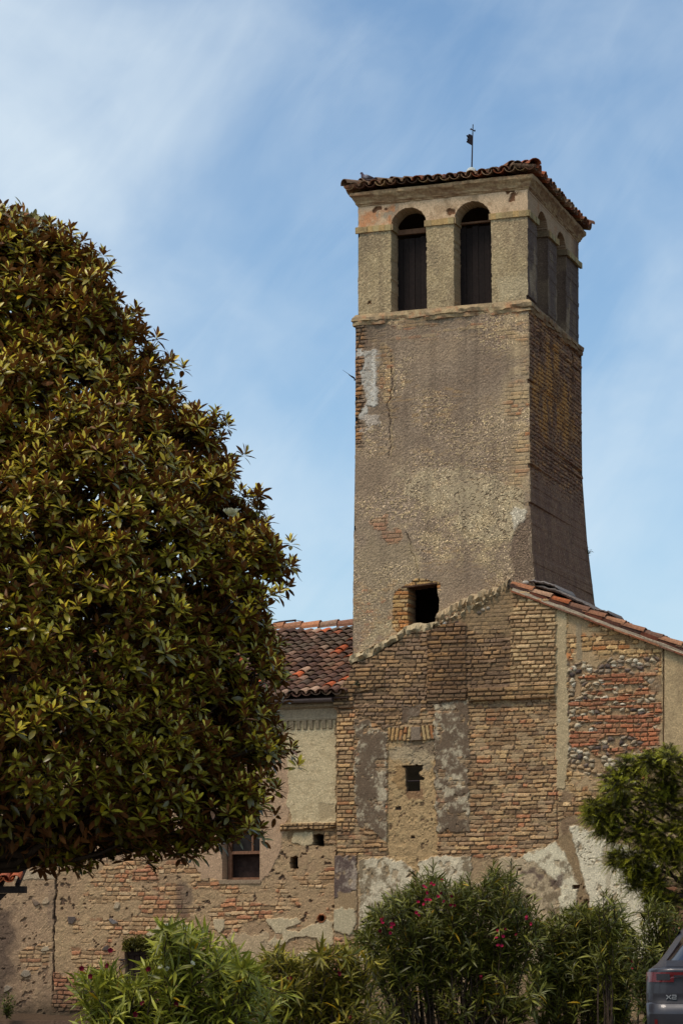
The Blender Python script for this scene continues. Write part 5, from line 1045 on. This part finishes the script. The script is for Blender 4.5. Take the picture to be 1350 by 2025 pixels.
# ------------------------------------------------------------------ oleanders
def oleander(name, label, x0, x1, ybase, Yd, tops, nst, leaf, tint, seed, flowers=(), per=15, lean=0.35, lowfrac=0.35, nsub=3, buds=0.0):
    """tops: (px, py) skyline; stems fan out from a base strip and end below that skyline"""
    global mb
    r = np.random.default_rng(seed); a, b = at(x0, 1906, Yd)[0], at(x1, 1906, Yd)[0]; cx = (a + b) / 2
    th_ = thing(name, label, 'shrub', (cx, Yd, 0), 'oleander shrubs along the foot of the wall')
    tx = np.array([at(x, y, Yd)[0] for x, y in tops]); tz = np.array([at(x, y, Yd)[2] for x, y in tops]); o = np.argsort(tx); tx, tz = tx[o], tz[o]
    mb = MB(); P_, A_ = [], []; depth = 0.32 * (b - a)
    for k in range(nst):
        ex = a + (b - a) * ((k + r.random()) / nst); front = r.uniform(-1, 1); ey = Yd + depth * front * 0.8
        ez = np.interp(ex, tx, tz) * (1.0 if r.random() < 0.5 else r.uniform(lowfrac, 1.0)) - 0.03; ez = max(ez * (1 + r.normal(0, 0.035)), 0.25)
        bx_ = cx + (ex - cx) * lean + r.normal(0, 0.06); by_ = Yd + (ey - Yd) * 0.5; t = np.linspace(0, 1, 8)[:, None]
        S0, S1 = np.array([bx_, by_, 0.0]), np.array([ex, ey, ez]); pts = S0 * (1 - t) + S1 * t; pts[:, :2] = S0[:2] + (S1[:2] - S0[:2]) * (t ** 1.5); pts += r.normal(0, 0.015, (8, 3)) * (t > 0) * (t < 1)
        mb.tube(pts, np.linspace(0.016, 0.004, 8), 5, cap=False)
        shoots = [(pts, 0.42)]
        for q in range(nsub):
            i = r.integers(3, 7); st = pts[i]; ln = r.uniform(0.22, 0.5); d_ = unit(np.array([r.normal(0, 0.6), r.normal(0, 0.6), 0.9])); pp = st + d_ * ln * np.linspace(0, 1, 5)[:, None]; pp[:, 2] = np.minimum(pp[:, 2], np.interp(pp[:, 0], tx, tz) - 0.06)
            mb.tube(pp, np.linspace(0.007, 0.003, 5), 4, cap=False); shoots.append((pp, 0.15))
        for pp, st in shoots:
            seg = np.linalg.norm(np.diff(pp, axis=0), axis=1).sum(); nw = int(max(3, seg * (1 - st) / 0.055))
            tt = st + (1 - st) * (np.arange(nw) + r.random(nw) * 0.5) / nw; idx = tt * (len(pp) - 1); i0 = np.clip(idx.astype(int), 0, len(pp) - 2); f_ = (idx - i0)[:, None]
            P_.append(pp[i0] * (1 - f_) + pp[i0 + 1] * f_); A_.append(unit(pp[i0 + 1] - pp[i0] + 1e-6)); P_.append(pp[-1:]); A_.append(unit(pp[-1:] - pp[-2:-1]))
    mb.build('stems', M_BARK, th_)
    P_ = np.concatenate(P_); A_ = np.concatenate(A_); per_ = 4
    p, d, up, s, fr = rosettes(P_, A_, per_, leaf, r, (0.22, 1.1), 0.85); tip = A_ * 0
    n = len(p); rv = r.random(n); c = np.array(tint[0]) * (1 - rv[:, None]) + np.array(tint[1]) * rv[:, None]; c = c * (0.5 + 0.9 * r.random((n, 1))); c[r.random(n) < 0.012] = lin(190, 150, 30)
    V, F, C = leaf_cloud(p, d, up, s, c, [(0, 0.15), (0.3, 0.9), (0.65, 0.8), (1.0, 0.03)], 0.085, 0.35, 0.38, r)
    mesh('foliage', V, F, M_OLE, th_, C, True)
    for (fx, fy, fn, fc) in flowers:
        global fl
        c0_ = at(fx, fy, Yd - depth * 0.8)
        for q in range(fn):
            fl = MB()
            o_ = c0_ + r.normal(0, 0.045, 3); nd = unit(np.array([r.normal(0, 0.5), -0.8, r.normal(0.4, 0.4)])); s1 = unit(np.cross(nd, [0.3, 0.1, 1])); s2 = np.cross(nd, s1)
            for m in range(5):
                an = m * 1.2566; petal(o_, math.cos(an) * s1 + math.sin(an) * s2 + 0.35 * nd, nd, 0.030, 0.013, 0.012, np.array(fc) * r.uniform(0.7, 1.15))
            fl.build('flower', M_PETAL, th_, True)
    return th_
M_OLE = mat_leaf('oleander_leaf', None, 0.42, 0.4, 0.25)
WHT, PNK, RED = lin(226, 222, 196), lin(206, 46, 92), lin(120, 20, 42)
lt = (lin(104, 108, 32), lin(172, 170, 60)); dk_ = (lin(82, 84, 32), lin(138, 136, 54))
oleander('oleander_shrub', 'bright green oleander with white flowers before the small dark door', 140, 545, 2025, 24.0, ((130, 1950), (160, 1920), (200, 1910), (230, 1935), (262, 1945), (290, 1935), (308, 1880), (320, 1840), (332, 1826), (365, 1838), (395, 1828), (420, 1858), (440, 1880), (470, 1895), (510, 1915), (545, 1950)), 58, 0.160, lt, 41,
         ((338, 1840, 1, WHT), (322, 1872, 2, WHT), (362, 1852, 1, WHT), (330, 1924, 2, WHT), (382, 1914, 1, WHT), (210, 1905, 2, RED), (178, 1912, 2, RED), (300, 1925, 1, RED), (290, 1985, 1, RED), (345, 1990, 1, RED), (285, 2015, 1, RED)), 15, 0.45, 0.2, 3)
oleander('oleander_shrub', 'slender upright oleander shoot with pale leaves rising before white patched wall', 425, 490, 2025, 25.5, ((425, 1890), (445, 1860), (458, 1850), (470, 1868), (490, 1900)), 10, 0.150, lt, 42, (), 15, 0.7, 0.35, 2)
oleander('oleander_shrub', 'low sparse oleander between the two large ones with a few dark red buds', 505, 755, 2025, 27.0, ((490, 1940), (520, 1890), (548, 1872), (570, 1895), (600, 1900), (635, 1875), (660, 1868), (680, 1880), (705, 1875), (735, 1885), (765, 1920)), 46, 0.150, (lin(108, 102, 34), lin(166, 152, 58)), 43, ((660, 1915, 2, RED), (700, 2000, 1, RED), (560, 1935, 1, RED)), 15, 0.6, 0.2, 3)
oleander('oleander_shrub', 'tall dark oleander with pink flowers before stained white plaster', 705, 1075, 2025, 37.0, ((700, 1860), (715, 1835), (732, 1800), (755, 1790), (775, 1760), (800, 1775), (830, 1725), (848, 1722), (870, 1745), (890, 1755), (915, 1740), (940, 1760), (965, 1722), (985, 1715), (1005, 1725), (1025, 1755), (1045, 1780), (1070, 1800), (1080, 1830)), 125, 0.150, dk_, 44,
         ((845, 1752, 2, PNK), (862, 1747, 3, PNK), (848, 1775, 3, PNK), (842, 1784, 3, PNK), (864, 1779, 3, PNK), (824, 1810, 2, PNK), (755, 1823, 3, PNK), (776, 1837, 4, PNK), (762, 1832, 2, RED), (1042, 1815, 3, PNK), (993, 1855, 3, PNK), (997, 1878, 2, PNK), (1015, 1845, 2, RED), (885, 1773, 2, RED), (905, 1790, 2, RED), (950, 1932, 2, RED)), 15, 0.6, 0.12, 4)
oleander('oleander_shrub', 'dense dull green oleander with hardly any flowers between flowering one and grey car', 1045, 1262, 2025, 37.5, ((1040, 1850), (1065, 1830), (1095, 1800), (1120, 1795), (1150, 1790), (1175, 1800), (1195, 1790), (1215, 1800), (1240, 1830), (1265, 1860)), 90, 0.150, dk_, 45, ((1245, 1905, 2, PNK),), 15, 0.6, 0.12, 4)
oleander('oleander_shrub', 'thin oleander stalk with few leaves standing above dull green oleander', 1180, 1222, 2025, 36.0, ((1180, 1790), (1192, 1765), (1207, 1752), (1222, 1785)), 7, 0.140, dk_, 46, (), 15, 0.8, 0.5, 2)
oleander('oleander_shrub', 'straggly oleander stalks at the corner of white plaster right behind the grey car', 1255, 1345, 2025, 36.5, ((1250, 1860), (1268, 1815), (1290, 1775), (1310, 1790), (1330, 1785), (1350, 1830)), 24, 0.140, dk_, 47, (), 15, 0.7, 0.3, 3)

# ------------------------------------------------------------------ small plants
ag = thing('agave_plant', 'variegated agave with yellow edged leaves at the lower left corner', 'plant', at(-14, 2060, 20.0) * np.array([1, 1, 0]))
rng = np.random.default_rng(3); abase = at(-14, 2060, 20.0); abase[2] = 0.35
for k in range(14):
    a = k * 2.4 + 0.3; el = 0.5 + 0.9 * (k / 14); d_ = np.array([math.cos(a) * math.cos(el), math.sin(a) * math.cos(el), math.sin(el)])
    if k == 3: d_ = unit(np.array([0.55, -0.5, 0.75]))
    sd = unit(np.cross(d_, [0, 0, 1])); nm = np.cross(sd, d_); V, C = [], []
    for t in np.linspace(0, 1, 9):
        w = 0.075 * math.sin(math.pi * (0.15 + 0.85 * t)) ** 0.7 * (1 - 0.2 * t) + 0.003
        for q in (-1, -0.78, -0.74, 0, 0.74, 0.78, 1): V.append(np.array([abase[0], abase[1], 0.05]) + d_ * 0.62 * t + sd * w * q + nm * 0.05 * q * q * (1 - t) - np.array([0, 0, 0.20]) * t ** 2.4); C.append(lin(196, 186, 96) if abs(q) > 0.76 else lin(106, 118, 84))
    m_ = MB(); m_.add(V, gridF(9, 7), np.array(C)); m_.build('leaf', M_LEAF, ag, True)
def tuft(name, label, P0, hgt, n, leaf, tint, seed, spread=0.12):
    global mb
    r = np.random.default_rng(seed); th_ = thing(name, label, 'plant', P0); mb = MB(); P_, A_ = [], []
    for k in range(n):
        e = P0 + np.array([r.normal(0, spread), r.normal(0, spread * 0.6), hgt * r.uniform(0.5, 1.0)]); mb.tube([P0, (P0 + e) / 2 + r.normal(0, 0.01, 3), e], [0.005, 0.004, 0.002], 4, cap=False)
        for q in np.linspace(0.3, 1, 6): P_.append(P0 * (1 - q) + e * q); A_.append(e - P0)
    mb.build('stems', M_BARK, th_); p, d, up, s, fr = rosettes(np.array(P_), np.array(A_), 3, leaf, r, (0.5, 1.2), 0.5); c = np.array(tint) * (0.6 + 0.8 * r.random((len(p), 1)))
    V, F, C = leaf_cloud(p, d, up, s, c, [(0, 0.2), (0.4, 1.0), (1.0, 0.05)], 0.16, 0.3, 0.25, r); mesh('foliage', V, F, M_LEAF, th_, C, True)
q = at(14, 2012, 46.5); tuft('weed_plant', 'small leafy weed at the foot of the rough wall, lower left', np.array([q[0], q[1], 0.12]), 0.48, 14, 0.09, lin(86, 92, 36), 61)
q = side_vz(1162, 1100); qb = back_u(1161, 1100); tuft('weed_plant', 'tiny grey green weed growing out of the tower flank, against the sky', W(qb[0] - 0.01, qb[1], 0) + D3 * (V_BACK - 0.02), 0.14, 4, 0.06, lin(110, 112, 80), 62, 0.06)
q = G(709, 1358); tuft('weed_plant', 'small dark weed rooted in bricks where tower foot meets the tiled roof', W(q[0], q[1], OFF_G + 0.07), 0.09, 6, 0.05, lin(58, 62, 34), 63, 0.06)
# moss on the head of the small door
rng = np.random.default_rng(8); n = 2600; a, b = L(246, 1868), L(345, 1862)
uu = rng.uniform(a[0], b[0], n); zz = a[1] + 0.02 + np.abs(rng.normal(0, 0.06, n)) - 0.14 * rng.random(n) * ((uu < a[0] + 0.12) | (rng.random(n) < 0.25)); p = np.stack([W(x, y, OFF_L + 0.02 + 0.09 * rng.random()) for x, y in zip(uu, zz)])
V, F, C = leaf_cloud(p, rng.normal(size=(n, 3)) + np.array([0, -0.6, -0.2]), rng.normal(size=(n, 3)) + np.array([0, 0, 1]), np.full(n, 0.045), lin(98, 92, 28) * (0.5 + 0.9 * rng.random((n, 1))), [(0, 0.4), (0.5, 1), (1, 0.2)], 0.25, 0.2, 0.3, rng)
mo = mesh('moss', V, F, M_LEAF, None, C, True); mo['kind'] = 'stuff'; mo['label'] = 'yellow green moss over the head of the small dark door'; mo['category'] = 'moss'

# ------------------------------------------------------------------ little tiled canopy at the left edge
Yc = 40.0; cr0 = at(48, 1762, Yc); cl0 = at(-160, 1762, Yc)
cn = thing('tiled_canopy', 'small canopy of orange roof tiles on a dark beam at the left edge', 'canopy', (cl0[0], Yc, 0))
mb = MB(); upc = np.array([0.0, math.cos(0.33), math.sin(0.33)]); nc_ = np.cross(np.array([1.0, 0, 0]), upc); sp = []
e = at(44, 1750, Yc)
for c in range(18):
    for r in range(5):
        if c > 0 or True: sp.append((np.array([e[0] - 0.09 - 0.09 * c, Yc - 0.12, e[2] + 0.0]) + upc * 0.32 * r - np.array([0.045, 0, 0]) * r, (c + 1) % 2))
lay_tiles(mb, sp, np.array([1.0, 0, 0]), upc, nc_, 901, [lin(196, 106, 66), lin(182, 96, 58), lin(204, 120, 78), lin(170, 92, 60)], 0.092, 0.076, 0.42, 0.7)
mb.build('roof', M_TILE, cn)
mb = MB(); mb.box([cl0[0], Yc - 0.03, e[2] - 0.125], (at(53, 1762, Yc)[0] - cl0[0], 0, 0), (0, 0.12, 0), (0, 0, 0.105), lin(48, 38, 32)); mb.build('beam', M_WOOD, cn)
for k in range(6):
    mb = MB(); x = e[0] - 0.12 - 0.26 * k; mb.box([x, Yc + 0.10, e[2] - 0.03], (0.07, 0, 0), upc * 1.5, (0, 0, 0.055), lin(52, 40, 34)); mb.build('rafter', M_WOOD, cn)
mb = MB(); mb.box([at(-60, 1762, Yc)[0], Yc - 0.02, 0], (0.12, 0, 0), (0, 0.1, 0), (0, 0, e[2] - 0.126), lin(50, 40, 34)); mb.build('post', M_WOOD, cn)
mb = MB(); x0_ = at(14, 1775, Yc)[0]; mb.add([[x0_, Yc, e[2] - 0.13], [x0_ - 0.42, Yc, e[2] - 0.13], [x0_ - 0.5, Yc, e[2] - 0.55], [x0_ - 0.42, Yc, e[2] - 0.55], [x0_, Yc + 0.08, e[2] - 0.13], [x0_ - 0.42, Yc + 0.08, e[2] - 0.13], [x0_ - 0.5, Yc + 0.08, e[2] - 0.55], [x0_ - 0.42, Yc + 0.08, e[2] - 0.55]], np.array([[0, 1, 2, 3], [7, 6, 5, 4], [0, 3, 7, 4], [0, 4, 5, 1], [1, 5, 6, 2], [2, 6, 7, 3]]), lin(44, 34, 28)); mb.build('brace', M_WOOD, cn)

# ------------------------------------------------------------------ weather vane on the tower roof
tip = apex * 1.0; d_ = ray(939, 346); tip[2] = CAM[2] + d_[2] * tip[1] / d_[1] - 0.05; wv = thing('weather_vane', 'rusty iron weather vane with cross and flag on a whitish ball above the tower roof', 'weather vane', tip)
mb = MB(); mb.ball(tip + Z3 * 0.10, 0.105, 16, 12, lin(186, 190, 182)); mb.build('ball', M_TRIM, wv, True)
def vh(y): d = ray(939, y); return CAM[2] + d[2] * (tip[1] / d[1])
ztop_, zcr, zf1, zf0 = vh(246), vh(257), vh(267), vh(288)
lean = lambda z_: tip + Z3 * (z_ - tip[2]) + np.array([0.035, 0, 0]) * (z_ - tip[2])
mb = MB(); mb.tube([lean(tip[2] + 0.15), lean(ztop_)], [0.017, 0.010], 6); mb.build('rod', M_IRON, wv)
vd = unit(np.array([0.75, 0.9, 0.0])); mb = MB(); c = lean(zcr)
for s_ in (-1, 1): mb.tube([c, c + vd * s_ * 0.045 , c + vd * s_ * 0.062], [0.010, 0.010, 0.022], 6)
mb.build('cross_arm', M_IRON, wv)
mb = MB(); fd = unit(np.array([-0.8, -0.75, 0.0])); th_ = np.cross(fd, Z3) * 0.008; hgt = zf1 - zf0
out = [(0.01, 0.02), (0.12, 0.10 * 1.0), (0.20, 0.16), (0.20, 0.21), (0.14, 0.22), (0.14, 0.40), (0.19, 0.44), (0.19, 0.50), (0.14, 0.52), (0.14, 0.72), (0.20, 0.76), (0.20, 0.83), (0.14, 0.84), (0.13, 0.98), (0.06, 1.0), (0.01, 0.93)]
c = lean(zf0); n = len(out); Vp = np.array([c + fd * a * 0.8 + Z3 * hgt * b for a, b in out]); cen = Vp.mean(0)
mb.add(np.concatenate([Vp + th_, Vp - th_, [cen + th_, cen - th_]]), [np.array([[k, (k + 1) % n, 2 * n] for k in range(n)]), np.array([[n + (k + 1) % n, n + k, 2 * n + 1] for k in range(n)]), np.array([[k, n + k, n + (k + 1) % n, (k + 1) % n] for k in range(n)])]); mb.build('flag', M_IRON, wv)

# ------------------------------------------------------------------ birds
M_BIRD = mat_attr('feathers', 0.7, 30, 0.75, 1.2, 0.2, 60, 0.003)
def loft(mb, st, n=12):                                                    # st: (centre, half width, half height, colour) stations along a spine
    st = list(st); pts = np.array([s_[0] for s_ in st], float); tg = unit(np.gradient(pts, axis=0)); sd = unit(np.cross(tg, [0, 0, 1.0])); up_ = np.cross(sd, tg); ph = np.arange(n) * 2 * math.pi / n
    V = np.array([p + np.outer(np.cos(ph), sd[k]) * st[k][1] + np.outer(np.sin(ph), up_[k]) * st[k][2] for k, p in enumerate(pts)]); C = np.array([np.repeat(np.array([st[k][3]]), n, 0) for k in range(len(st))]); m = len(st)
    i, j = np.meshgrid(np.arange(m - 1), np.arange(n), indexing='ij'); j2 = (j + 1) % n
    mb.add(V.reshape(-1, 3), [np.stack([i * n + j, i * n + j2, (i + 1) * n + j2, (i + 1) * n + j], -1).reshape(-1, 4), np.arange(n)[::-1][None], np.arange(n)[None] + (m - 1) * n], C.reshape(-1, 3))
GRY, DGR, LGR, IRI = lin(92, 86, 92), lin(54, 48, 54), lin(140, 138, 146), lin(74, 62, 74)
upf0 = (apex - (c0 + c1) / 2); upf0 = unit(upf0)
d_ = ray(722, 363); k_ = ((c0 + upf0 * 0.10 - CAM) @ np.cross(U3, upf0)) / (d_ @ np.cross(U3, upf0)); pb = at(724, 359, (c0 + upf0 * 0.06)[1]) ; pg = thing('pigeon', 'grey pigeon perched on the tiled eave at the left end of the tower roof', 'bird', pb)
X3 = unit(np.array([1.0, -0.25, 0])); P = lambda a, h: pb + X3 * a + Z3 * h
mb = MB(); loft(mb, [(P(-.112, .165), .006, .006, IRI), (P(-.105, .172), .020, .022, IRI), (P(-.09, .170), .024, .027, IRI), (P(-.078, .145), .024, .026, IRI), (P(-.068, .115), .036, .040, IRI), (P(-.04, .085), .052, .054, GRY), (P(.0, .066), .058, .055, GRY), (P(.05, .055), .048, .044, LGR), (P(.10, .046), .030, .026, LGR), (P(.16, .036), .030, .012, DGR), (P(.205, .030), .030, .006, DGR)]); mb.build('body', M_BIRD, pg, True)
for s_ in (-1, 1):
    sdv = np.cross(X3, Z3) * s_; mb = MB(); loft(mb, [(P(-.045, .095) + sdv * .045, .008, .02, GRY), (P(.0, .085) + sdv * .055, .010, .042, LGR), (P(.06, .068) + sdv * .048, .010, .036, DGR), (P(.12, .058) + sdv * .03, .006, .02, DGR), (P(.165, .048) + sdv * .015, .004, .006, DGR)], 8); mb.build('wing', M_BIRD, pg, True)
    mb = MB(); mb.tube([P(-.005, .03) + sdv * .02, P(-.008, -.012) + sdv * .02, P(-.03, -.014) + sdv * .02], 0.004, 5, lin(150, 70, 60)); mb.build('leg', M_BIRD, pg)
mb = MB(); mb.tube([P(-.108, .166), P(-.13, .160)], [.006, .002], 6, lin(60, 52, 50)); mb.build('beak', M_BIRD, pg)
def swift(label, c, hd, wl_, wr_, s=1.0):
    th_ = thing('swift', label, 'bird', c, 'swifts flying about the tower'); hd = unit(np.array(hd, float)); mb = MB(); K = lin(40, 34, 34)
    loft(mb, [(c + hd * a * s, w * s, w * s, K) for a, w in ((.085, .004), (.07, .016), (.03, .022), (-.02, .019), (-.06, .010), (-.10, .006))], 8); mb.build('body', M_BIRD, th_, True)
    for wd in (wl_, wr_):
        wd = np.array(wd, float); mb = MB(); r0 = c + hd * 0.03 * s
        st = [(r0, .004, .028), (r0 + wd * .09 * s + hd * .015 * s, .004, .028), (r0 + wd * .17 * s - hd * .02 * s, .003, .018), (r0 + wd * .23 * s - hd * .08 * s, .002, .003)]
        V = []; nm = unit(np.cross(hd, wd))
        for p, t_, ch in st: V += [p + hd * ch * .6 * s + nm * t_, p - hd * ch * s + nm * t_, p - hd * ch * s - nm * t_, p + hd * ch * .6 * s - nm * t_]
        mb.add(V, [np.array([[4 * k + q, 4 * k + (q + 1) % 4, 4 * k + 4 + (q + 1) % 4, 4 * k + 4 + q] for k in range(3) for q in range(4)])], K); mb.build('wing', M_BIRD, th_)
swift('small dark swift flying off the right edge of the magnolia', at(588, 1128, 38.0), (-0.7, 0.2, 0.35), (0.2, -0.3, -0.9), (-0.7, 0.4, 0.5), 0.8)
swift('small dark swift gliding close to the left edge of the tower', at(696, 745, 44.0), (0.75, 0.3, -0.4), (-0.8, -0.2, 0.55), (0.35, 0.8, -0.3), 0.75)

# ------------------------------------------------------------------ the grey car at the right edge
YCAR = 26.2; cyaw = math.radians(-9.5); cx_ = at(1275, 1950, YCAR)[0] + 0.915
car = thing('parked_car', 'grey coupe-roofed car with red tail lights parked at the lower right edge', 'car', (cx_, YCAR, 0))
rx, ry = np.array([math.cos(cyaw), math.sin(cyaw), 0]), np.array([-math.sin(cyaw), math.cos(cyaw), 0]); org = np.array([cx_, YCAR, 0.0])
cw_ = lambda x, y, z_: org + rx * x + ry * y + Z3 * z_
def mat_paint(name, c, rough, metal, coat=0.0):
    m, n, l, p = nodes(name); tc = n.new('ShaderNodeTexCoord').outputs['Object']; r = n.new('ShaderNodeRGB'); r.outputs[0].default_value = (*c, 1)
    l.new(n_scale(n, l, r.outputs[0], n_range(n, l, n_noise(n, l, tc, 9, 4), 0.85, 1.12)), p.inputs['Base Color']); l.new(n_range(n, l, n_noise(n, l, tc, 5, 4), rough * 0.8, rough * 1.3), p.inputs['Roughness'])
    p.inputs['Metallic'].default_value = metal; p.inputs['Coat Weight'].default_value = coat; return m
M_PAINT = mat_paint('grey_paint', tuple(lin(50, 48, 53)), 0.36, 0.15, 0.25); M_BLACK = mat_paint('black_plastic', tuple(lin(34, 30, 34)), 0.55, 0.0); M_CGLASS = mat_paint('tinted_glass', tuple(lin(26, 20, 22)), 0.06, 0.0, 0.5)
M_LAMP = mat_paint('red_lens', tuple(lin(96, 6, 12)), 0.25, 0.0, 0.4); M_RUB = mat_paint('rubber', tuple(lin(30, 28, 28)), 0.8, 0.0); M_CHR = mat_paint('bright_metal', tuple(lin(176, 170, 168)), 0.25, 0.9)
lev = [(.20, .78, .16, 4.30, .12), (.30, .86, .06, 4.42, .16), (.42, .90, .015, 4.48, .2), (.56, .915, .0, 4.5, .22), (.695, .918, .0, 4.5, .22), (.70, .916, .03, 4.5, .22), (.715, .915, .055, 4.48, .22), (.80, .918, .05, 4.45, .24), (.90, .915, .05, 4.38, .26), (1.02, .90, .04, 4.2, .28), (1.045, .885, .035, 3.5, .28), (1.06, .86, .10, 3.3, .28), (1.10, .81, .18, 3.2, .30), (1.2, .735, .38, 2.95, .32), (1.32, .66, .62, 2.7, .34), (1.44, .59, .88, 2.45, .36), (1.53, .52, 1.15, 2.2, .38), (1.57, .42, 1.35, 2.05, .38), (1.585, .2, 1.55, 1.9, .2)]
def plan(w, y0, y1, r, n=9):
    pts = []
    for (cx__, cy__, a0) in ((w - r, y0 + r, -90), (w - r, y1 - r, 0), (-w + r, y1 - r, 90), (-w + r, y0 + r, 180)):
        for a in np.linspace(a0, a0 + 90, n): pts.append((cx__ + r * math.cos(math.radians(a)), cy__ + r * math.sin(math.radians(a))))
    return pts
Vc = np.array([[cw_(x, y, z_) for x, y in plan(w, y0, y1, min(r, w * .9, (y1 - y0) * .45))] for z_, w, y0, y1, r in lev]); n = Vc.shape[1]
i, j = np.meshgrid(np.arange(len(lev) - 1), np.arange(n), indexing='ij'); j2 = (j + 1) % n
mb = MB(); mb.add(Vc.reshape(-1, 3), [np.stack([i * n + j, i * n + j2, (i + 1) * n + j2, (i + 1) * n + j], -1).reshape(-1, 4), np.arange(n)[::-1][None], np.arange(n)[None] + (len(lev) - 1) * n])
bd_ = mb.build('body', M_PAINT, car, True)
def lv(z_): a = np.array(lev); return [np.interp(z_, a[:, 0], a[:, k]) for k in range(1, 5)]
def skin_patch(mb, xs, zs, off, xf=lambda x, z_: x):                        # a patch lying just proud of the car's rear skin
    V = []
    for z_ in zs:
        w, y0, y1, r = lv(z_)
        for x in xs:
            x_ = xf(x, z_); e = max(0, abs(x_) - (w - r)); V.append(cw_(x_, y0 + r - math.sqrt(max(r * r - e * e, 0)) - off, z_))
    mb.add(V, gridF(len(zs), len(xs)))
def solid(mb, xs, zs, off, xf=lambda x, z_: x):
    skin_patch(mb, xs, zs, off, xf); skin_patch(mb, xs[::-1], zs, -0.02, xf)
xs = np.linspace(-1, 1, 25)
mb = MB(); skin_patch(mb, xs, np.linspace(1.13, 1.47, 9), 0.006, lambda x, z_: x * (lv(z_)[0] - 0.075 - 0.1 * max(0, 1.16 - z_) * 2)); mb.build('rear_window', M_CGLASS, car, True)
mb = MB(); skin_patch(mb, xs, np.linspace(1.07, 1.135, 4), 0.010, lambda x, z_: x * 0.70); mb.build('window_trim', M_BLACK, car, True)
for s_ in (-1, 1):
    mb = MB(); xl = np.linspace(0.36, 0.912, 16)[::s_]; skin_patch(mb, xl, np.linspace(0.915, 1.015, 6), 0.014, lambda x, z_: s_ * (x if z_ > 0.955 or x > 0.62 else 0.62 + (x - 0.36) * 0.5)); tl = mb.build('tail_light', M_LAMP, car, True)
    mb = MB(); skin_patch(mb, np.linspace(0.66, 0.80, 5)[::s_], np.linspace(0.935, 0.998, 4), 0.019, lambda x, z_: s_ * x); mb.build('dark_lens', M_BLACK, tl, True)
    mb = MB(); skin_patch(mb, np.linspace(0.36, 0.62, 6)[::s_], np.linspace(0.962, 0.985, 3), 0.018, lambda x, z_: s_ * x); mb.build('chrome_strip', M_BLACK, tl, True)
mb = MB(); skin_patch(mb, xs, np.linspace(0.705, 0.80, 4), 0.006, lambda x, z_: x * 0.90); mb.build('tailgate_shade', M_BLACK, car, True)  # shaded lower part of the tailgate, painted on as a black strip
for s_ in (-1, 1):
    mb = MB(); skin_patch(mb, np.linspace(0.46, 0.88, 10)[::s_], np.linspace(0.24, 0.595, 8), 0.008, lambda x, z_: s_ * (x + (0.88 - x) / 0.42 * (0.17 * (z_ - 0.45) * -1 * (1 if z_ > 0.30 else 1)))); bt = mb.build('bumper_insert', M_BLACK, car, True)
    mb = MB(); skin_patch(mb, np.linspace(0.795, 0.825, 3)[::s_], np.linspace(0.34, 0.54, 4), 0.014, lambda x, z_: s_ * x); mb.build('reflector', M_LAMP, bt, True)
mb = MB(); skin_patch(mb, np.linspace(-0.27, 0.27, 7), np.linspace(0.56, 0.67, 3), 0.004); mb.build('number_plate', mat_attr('plate_white', 0.5, 30, 0.9, 1.1, 0, 50, 0.01, 0.3, tuple(lin(200, 200, 196))), car, True)
def strokes(segs, x0, z0, h, off, t=0.008):                                 # raised letters of the badge
    m_ = MB()
    for (a, b, c_, d__) in segs:
        p0, p1 = np.array([a, b]), np.array([c_, d__]); dv = (p1 - p0) / np.linalg.norm(p1 - p0); nv = np.array([-dv[1], dv[0]]) * t / 2
        q = [p0 - nv - dv * t * .3, p1 - nv + dv * t * .3, p1 + nv + dv * t * .3, p0 + nv - dv * t * .3]; y = 0.05
        V = [cw_(x0 + e[0], y - off, z0 + e[1]) for e in q] + [cw_(x0 + e[0], y - off + 0.01, z0 + e[1]) for e in q]; m_.add(V, np.array([[0, 1, 2, 3], [0, 4, 5, 1], [1, 5, 6, 2], [2, 6, 7, 3], [3, 7, 4, 0]]))
    return m_
hb = 0.038
seg = [(0, 0, .045, hb), (0, hb, .045, 0)] + [(.058, hb, .098, hb), (.098, hb, .098, hb / 2), (.098, hb / 2, .058, hb / 2), (.058, hb / 2, .058, 0), (.058, 0, .100, 0)]
strokes(seg, -0.70, 0.745, hb, 0.018).build('badge', M_CHR, car)
for (x, y) in ((-.80, .82), (.80, .82), (-.80, 3.55), (.80, 3.55)):
    mb = MB(); c = cw_(x, y, 0.33); ph = np.linspace(0, 2 * math.pi, 29); mb2 = MB(); rings = [(-.11, .25), (-.11, .31), (-.08, .33), (.08, .33), (.11, .31), (.11, .25)]
    V = np.array([[c + rx * a + (ry * math.cos(t_) + Z3 * math.sin(t_)) * r_ for a, r_ in rings] for t_ in ph[:-1]]); m = len(rings); i, j = np.meshgrid(np.arange(28), np.arange(m), indexing='ij'); i2, j2 = (i + 1) % 28, (j + 1) % m
    mb.add(V.reshape(-1, 3), np.stack([i * m + j, i2 * m + j, i2 * m + j2, i * m + j2], -1).reshape(-1, 4)); wh = mb.build('wheel', M_RUB, car, True)
    s_ = 1 if x > 0 else -1; mb2.tube([c + rx * s_ * .06, c + rx * s_ * .10], [.25, .25], 24)
    for k in range(5): a = k * 1.2566; mb2.tube([c + rx * s_ * .105, c + rx * s_ * .108 + (ry * math.cos(a) + Z3 * math.sin(a)) * .23], [.04, .025], 6)
    mb2.build('rim', M_CHR, wh)
for s_ in (-1, 1):
    mb = MB(); ya = np.linspace(1.0, 2.9, 10); V = []
    for z_ in np.linspace(1.10, 1.45, 5):
        w, y0, y1, r = lv(z_)
        for y in ya: V.append(cw_(s_ * (w + 0.004), y + (z_ - 1.1) * 0.2, z_))
    mb.add(V, gridF(5, 10)); mb.build('side_window', M_CGLASS, car, True)
